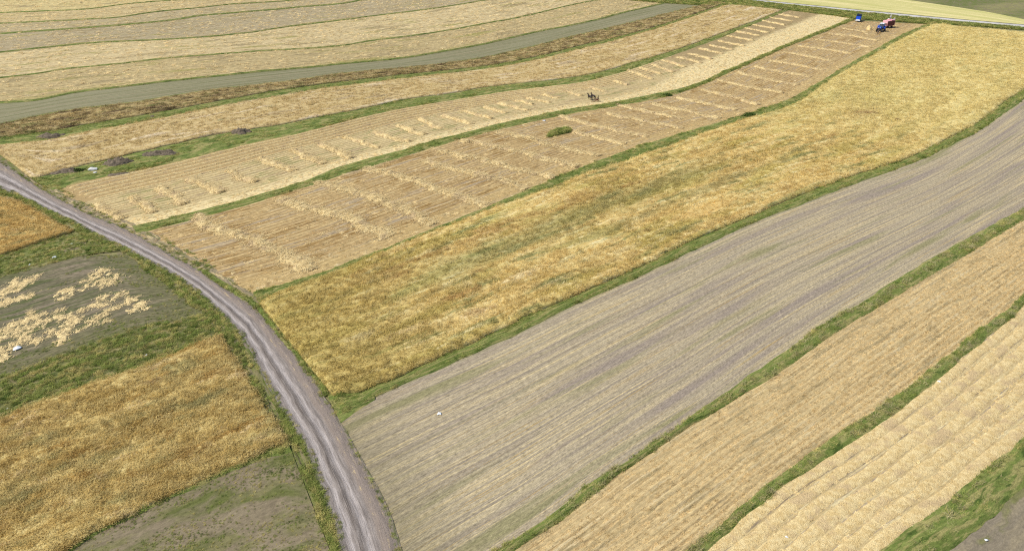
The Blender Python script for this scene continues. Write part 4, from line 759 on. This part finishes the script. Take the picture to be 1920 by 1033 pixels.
for sx in (-1, 1):
    part('headlight', tk, PALE, lambda bm: cyl(bm, (sx*.78, -2.4, .98), (sx*.78, -2.48, .98), .1, 12)); wheel(tk, sx*.85, -1.6, .38, .22, PALE); wheel(tk, sx*.85, 1.8, .38, .22, PALE); part('mirror', tk, DARK, lambda bm: box(bm, sx*1.1-.08, sx*1.1+.08, -1.35, -1.3, 1.5, 1.8))

# ------------------------------------------------------------------ figures grown from skeletons
def skinned(name, verts, edges, rad, root=0, sub=1):
    me = bpy.data.meshes.new(name); me.from_pydata([tuple(v_) for v_ in verts], edges, []); o = bpy.data.objects.new(name, me); C.objects.link(o)
    o.modifiers.new('skin', 'SKIN'); sk = me.skin_vertices[0].data
    for i, r in enumerate(rad): sk[i].radius = (r, r) if not isinstance(r, tuple) else r
    sk[root].use_root = True; md = o.modifiers.new('sub', 'SUBSURF'); md.levels = md.render_levels = sub
    dg = bpy.context.evaluated_depsgraph_get(); m2 = bpy.data.meshes.new_from_object(o.evaluated_get(dg)); bpy.data.objects.remove(o); m2.name = name
    for p in m2.polygons: p.use_smooth = True
    return m2
SKIN = plain('skin', L(190, 140, 112), .6, .08)
def person(loc, rz, shirt, trousers, label, sit=False, hat=None, hair=(.03, .025, .02), arm=0.):
    V = []; E2 = []; Rd = []
    def a(p, r, par=None):
        V.append(p); Rd.append(r)
        if par is not None: E2.append((par, len(V)-1))
        return len(V)-1
    zo = -.38 if sit else 0
    pel = a((0, 0, .95+zo), (.15, .12)); sp = a((0, -.01, 1.12+zo), (.14, .11), pel); ch = a((0, 0, 1.33+zo), (.17, .12), sp); nb = a((0, 0, 1.47+zo), (.07, .065), ch); nk = a((0, .01, 1.53+zo), .055, nb)
    hb = a((0, .03, 1.60+zo), (.075, .09), nk); hd = a((0, .02, 1.67+zo), (.08, .1), hb); a((0, .01, 1.74+zo), (.055, .07), hd); a((0, .135, 1.635+zo), .014, hb)
    for s in (-1, 1):
        hp = a((s*.1, 0, .88+zo), .1, pel)
        if sit: kn = a((s*.17, .44, .56), .07, hp); an = a((s*.17, .5, .12), .045, kn); a((s*.18, .68, .06), .04, an)
        else: kn = a((s*.12, .03, .49), .068, hp); an = a((s*.13, -.02, .09), .045, kn); a((s*.15, .16, .04), .04, an)
        sh = a((s*.2, 0, 1.42+zo), .062, ch); el = a((s*.27, .05+arm*.12, 1.15+zo+arm*.05), .047, sh); wr = a((s*.24, .16+arm*.3, .95+zo+arm*.2), .032, el); pm = a((s*.24, .2+arm*.34, .88+zo+arm*.2), (.04, .022), wr)
        for k, (fx, ln) in enumerate(((-.03, .075), (-.01, .085), (.01, .08), (.03, .062))):
            f1 = a((s*.24+fx, .215+arm*.36, .83+zo+arm*.2), .009, pm); a((s*.24+fx, .24+arm*.38, .83-ln*.6+zo+arm*.2), .008, f1)
        t1 = a((s*.205, .235+arm*.36, .875+zo+arm*.2), .010, pm); a((s*.2, .25+arm*.37, .84+zo+arm*.2), .009, t1)
    me = skinned('body', V, E2, Rd); mats = [SKIN, plain('shirt_cloth', shirt, .9), plain('trouser_cloth', trousers, .9), plain('shoe', (.03, .025, .02), .7)]
    for m in mats: me.materials.append(m)
    for p in me.polygons:
        x, y, z = p.center; i = 0
        if z < (1.47+zo) and z > .92+zo and not (abs(x) > .17 and z < .93+zo+arm*.2): i = 1
        if z <= .92+zo+(.0) and abs(x) < (.21 if not sit else .28) and not (abs(x) > .17 and y > .12 and z > .5 and not sit): i = 2
        if z < .1: i = 3
        p.material_index = i
    e = empty('person', loc, rz); tag(e, label, 'person'); link(bpy.data.objects.new('body', me), e)
    hm = plain('hair', hair, .8) if not hat else plain('hat_cloth', hat, .8)
    def hf(bm):
        bmesh.ops.create_uvsphere(bm, u_segments=14, v_segments=8, radius=.108, matrix=Matrix.Translation((0, .005, 1.71+zo)) @ Matrix.Diagonal((.9, 1.08, .85, 1)))
        if hat: cyl(bm, (0, .02, 1.70+zo), (0, .02, 1.715+zo), .19, 18)
    part('hat' if hat else 'hair', e, hm, hf); return e
person(place((1645.3, 66)), HEAD+math.pi-.3, (.04, .04, .06), (.03, .03, .05), 'person in dark clothes standing in front of the blue tractor', hair=(.02, .02, .02))
pl = ground([(1664, 52.5)])[0]
vx = Matrix.Rotation(HEAD-.42, 3, 'Z') @ Vector((-.4, 1.0, 0))
person((float(pl[0])+vx.x, float(pl[1])+vx.y, float(H(*pl))+.05+3.16), HEAD+2.6, (.75, .75, .75), (.25, .27, .33), 'person in a white shirt standing on top of the thresher', hat=(.7, .66, .55), arm=.6)
heap('straw_heap', ground([(1629, 56)])[0], 1.1, 1.6, 1.6, STRAW_M, 'small pointed straw heap left of the blue tractor', 'straw heap', None, 801, 20, 120, .25)
heap('grain_sack_pile', ground([(1666, 39.5)])[0], .8, 1.5, .9, STONE, 'pale pile on the grass behind the thresher', 'pile', None, 802, 18, 0, .3)

# horse team with mower
HORSE = plain('dark_horse_coat', L(52, 40, 34), .55, .15, 2)
def horse_mesh():
    V = []; E2 = []; Rd = []
    def a(p, r, par=None):
        V.append(p); Rd.append(r)
        if par is not None: E2.append((par, len(V)-1))
        return len(V)-1
    mid = a((0, 0, 1.27), (.27, .31)); lo = a((-.4, 0, 1.31), (.26, .29), mid); ru = a((-.8, 0, 1.30), (.24, .27), lo); ch = a((.45, 0, 1.22), (.26, .32), mid); cf = a((.72, 0, 1.28), (.18, .25), ch)
    n1_ = a((.92, 0, 1.52), (.11, .18), cf); n2_ = a((1.08, 0, 1.76), (.085, .13), n1_); po = a((1.2, 0, 1.92), (.08, .1), n2_); hm = a((1.36, 0, 1.78), (.075, .1), po); mz = a((1.56, 0, 1.58), (.055, .065), hm); a((1.63, 0, 1.52), .045, mz)
    for s in (-1, 1): a((1.2, s*.07, 2.06), .022, po)
    t1 = a((-1.05, 0, 1.28), .06, ru); t2 = a((-1.16, 0, .95), .075, t1); a((-1.15, 0, .55), .04, t2)
    for s, ph in ((-1, .16), (1, -.14)):
        sh = a((.5, s*.16, 1.0), .13, ch); el = a((.48+ph*.2, s*.16, .78), .08, sh); kn = a((.54+ph, s*.16, .46), .052, el); fe = a((.5+ph*1.2, s*.16, .14), .04, kn); a((.55+ph*1.2, s*.16, .035), .062, fe)
        hp = a((-.74, s*.17, 1.08), .17, ru); st = a((-.56-ph*.3, s*.18, .86), .11, hp); ho = a((-.88-ph*.8, s*.17, .5), .056, st); fe = a((-.84-ph, s*.17, .15), .042, ho); a((-.78-ph, s*.17, .035), .064, fe)
    me = skinned('body', V, E2, Rd); me.materials.append(HORSE); return me
hp0 = ground([(1109, 187.5)])[0]; HZ = math.radians(126)
hm_ = horse_mesh(); dirx = Matrix.Rotation(HZ, 3, 'Z') @ Vector((1, 0, 0)); diry = Matrix.Rotation(HZ, 3, 'Z') @ Vector((0, 1, 0))
def gz_(x, y): return float(H(x, y))+.04
BLACK = plain('mane_hair', (.012, .01, .01), .8)
for off, lab in ((-.65, 'farther dark horse of the team pulling the mower'), (.65, 'nearer dark horse of the team pulling the mower')):
    x, y = hp0[0]+diry.x*off, hp0[1]+diry.y*off
    e = empty('horse', (x, y, gz_(x, y)), HZ, .88); tag(e, lab, 'horse', 'horse team'); link(bpy.data.objects.new('body', hm_), e)
    part('mane', e, BLACK, lambda bm: box(bm, .82, 1.24, -.03, .03, 1.62, 2.02, -.0, 0, 0), .01); part('collar', e, BLACK, lambda bm: [cyl(bm, (.74, .3*math.cos(t), 1.35+.36*math.sin(t)), (.74, .3*math.cos(t+.55), 1.35+.36*math.sin(t+.55)), .05, 8) for t in np.arange(0, 6.28, .5236)])
    part('trace_rope', e, BLACK, lambda bm: [cyl(bm, (.7, s*.3, 1.2), (-1.5, s*.36, .75), .02, 6) for s in (-1, 1)])
mx_, my_ = hp0[0]-dirx.x*2.35, hp0[1]-dirx.y*2.35
mw = empty('horse_mower', (mx_, my_, gz_(mx_, my_)), HZ, .9); tag(mw, 'rusty two wheeled mower drawn by the dark horses', 'mower')
RUSTM = plain('rusty_iron', L(110, 72, 52), .85, .3)
for s in (-1, 1):
    def wf(bm, s=s):
        for t in np.arange(0, 6.283, .3927): cyl(bm, (.42*math.cos(t), s*.62, .42+.42*math.sin(t)), (.42*math.cos(t+.3927), s*.62, .42+.42*math.sin(t+.3927)), .035, 8); cyl(bm, (0, s*.62, .42), (.42*math.cos(t), s*.62, .42+.42*math.sin(t)), .015, 6)
    part('wheel', mw, RUSTM, wf)
part('axle', mw, RUSTM, lambda bm: cyl(bm, (0, -.66, .42), (0, .66, .42), .05)); part('gearbox', mw, RUSTM, lambda bm: box(bm, -.3, .3, -.25, .25, .35, .7, .06, .04, .04), .04)
part('drawbar', mw, WOODM, lambda bm: cyl(bm, (.2, 0, .55), (3.9, 0, .95), .05, 10)); part('seat', mw, RUSTM, lambda bm: (cyl(bm, (-.55, 0, .88), (-.55, 0, .94), .24, 16), cyl(bm, (-.1, 0, .6), (-.55, 0, .88), .03, 8)))
part('cutter_bar', mw, RUSTM, lambda bm: [box(bm, .05, .2, .66, 2.2, .06, .12)]+[box(bm, .2, .32, y_, y_+.05, .07, .1) for y_ in np.arange(.7, 2.15, .12)]); part('lever', mw, RUSTM, lambda bm: cyl(bm, (.1, .2, .6), (-.25, .28, 1.3), .025, 8))
sx_, sy_ = mx_-dirx.x*.5, my_-dirx.y*.5
person((sx_, sy_, gz_(sx_, sy_)+.38), HZ-math.pi/2, (.10, .11, .08), (.05, .05, .06), 'person in dark clothes seated on the mower driving the horses', sit=True, hat=(.05, .045, .04), arm=.7)
print('tuft instances', NPTS[0], 'objects', len(sc.objects))
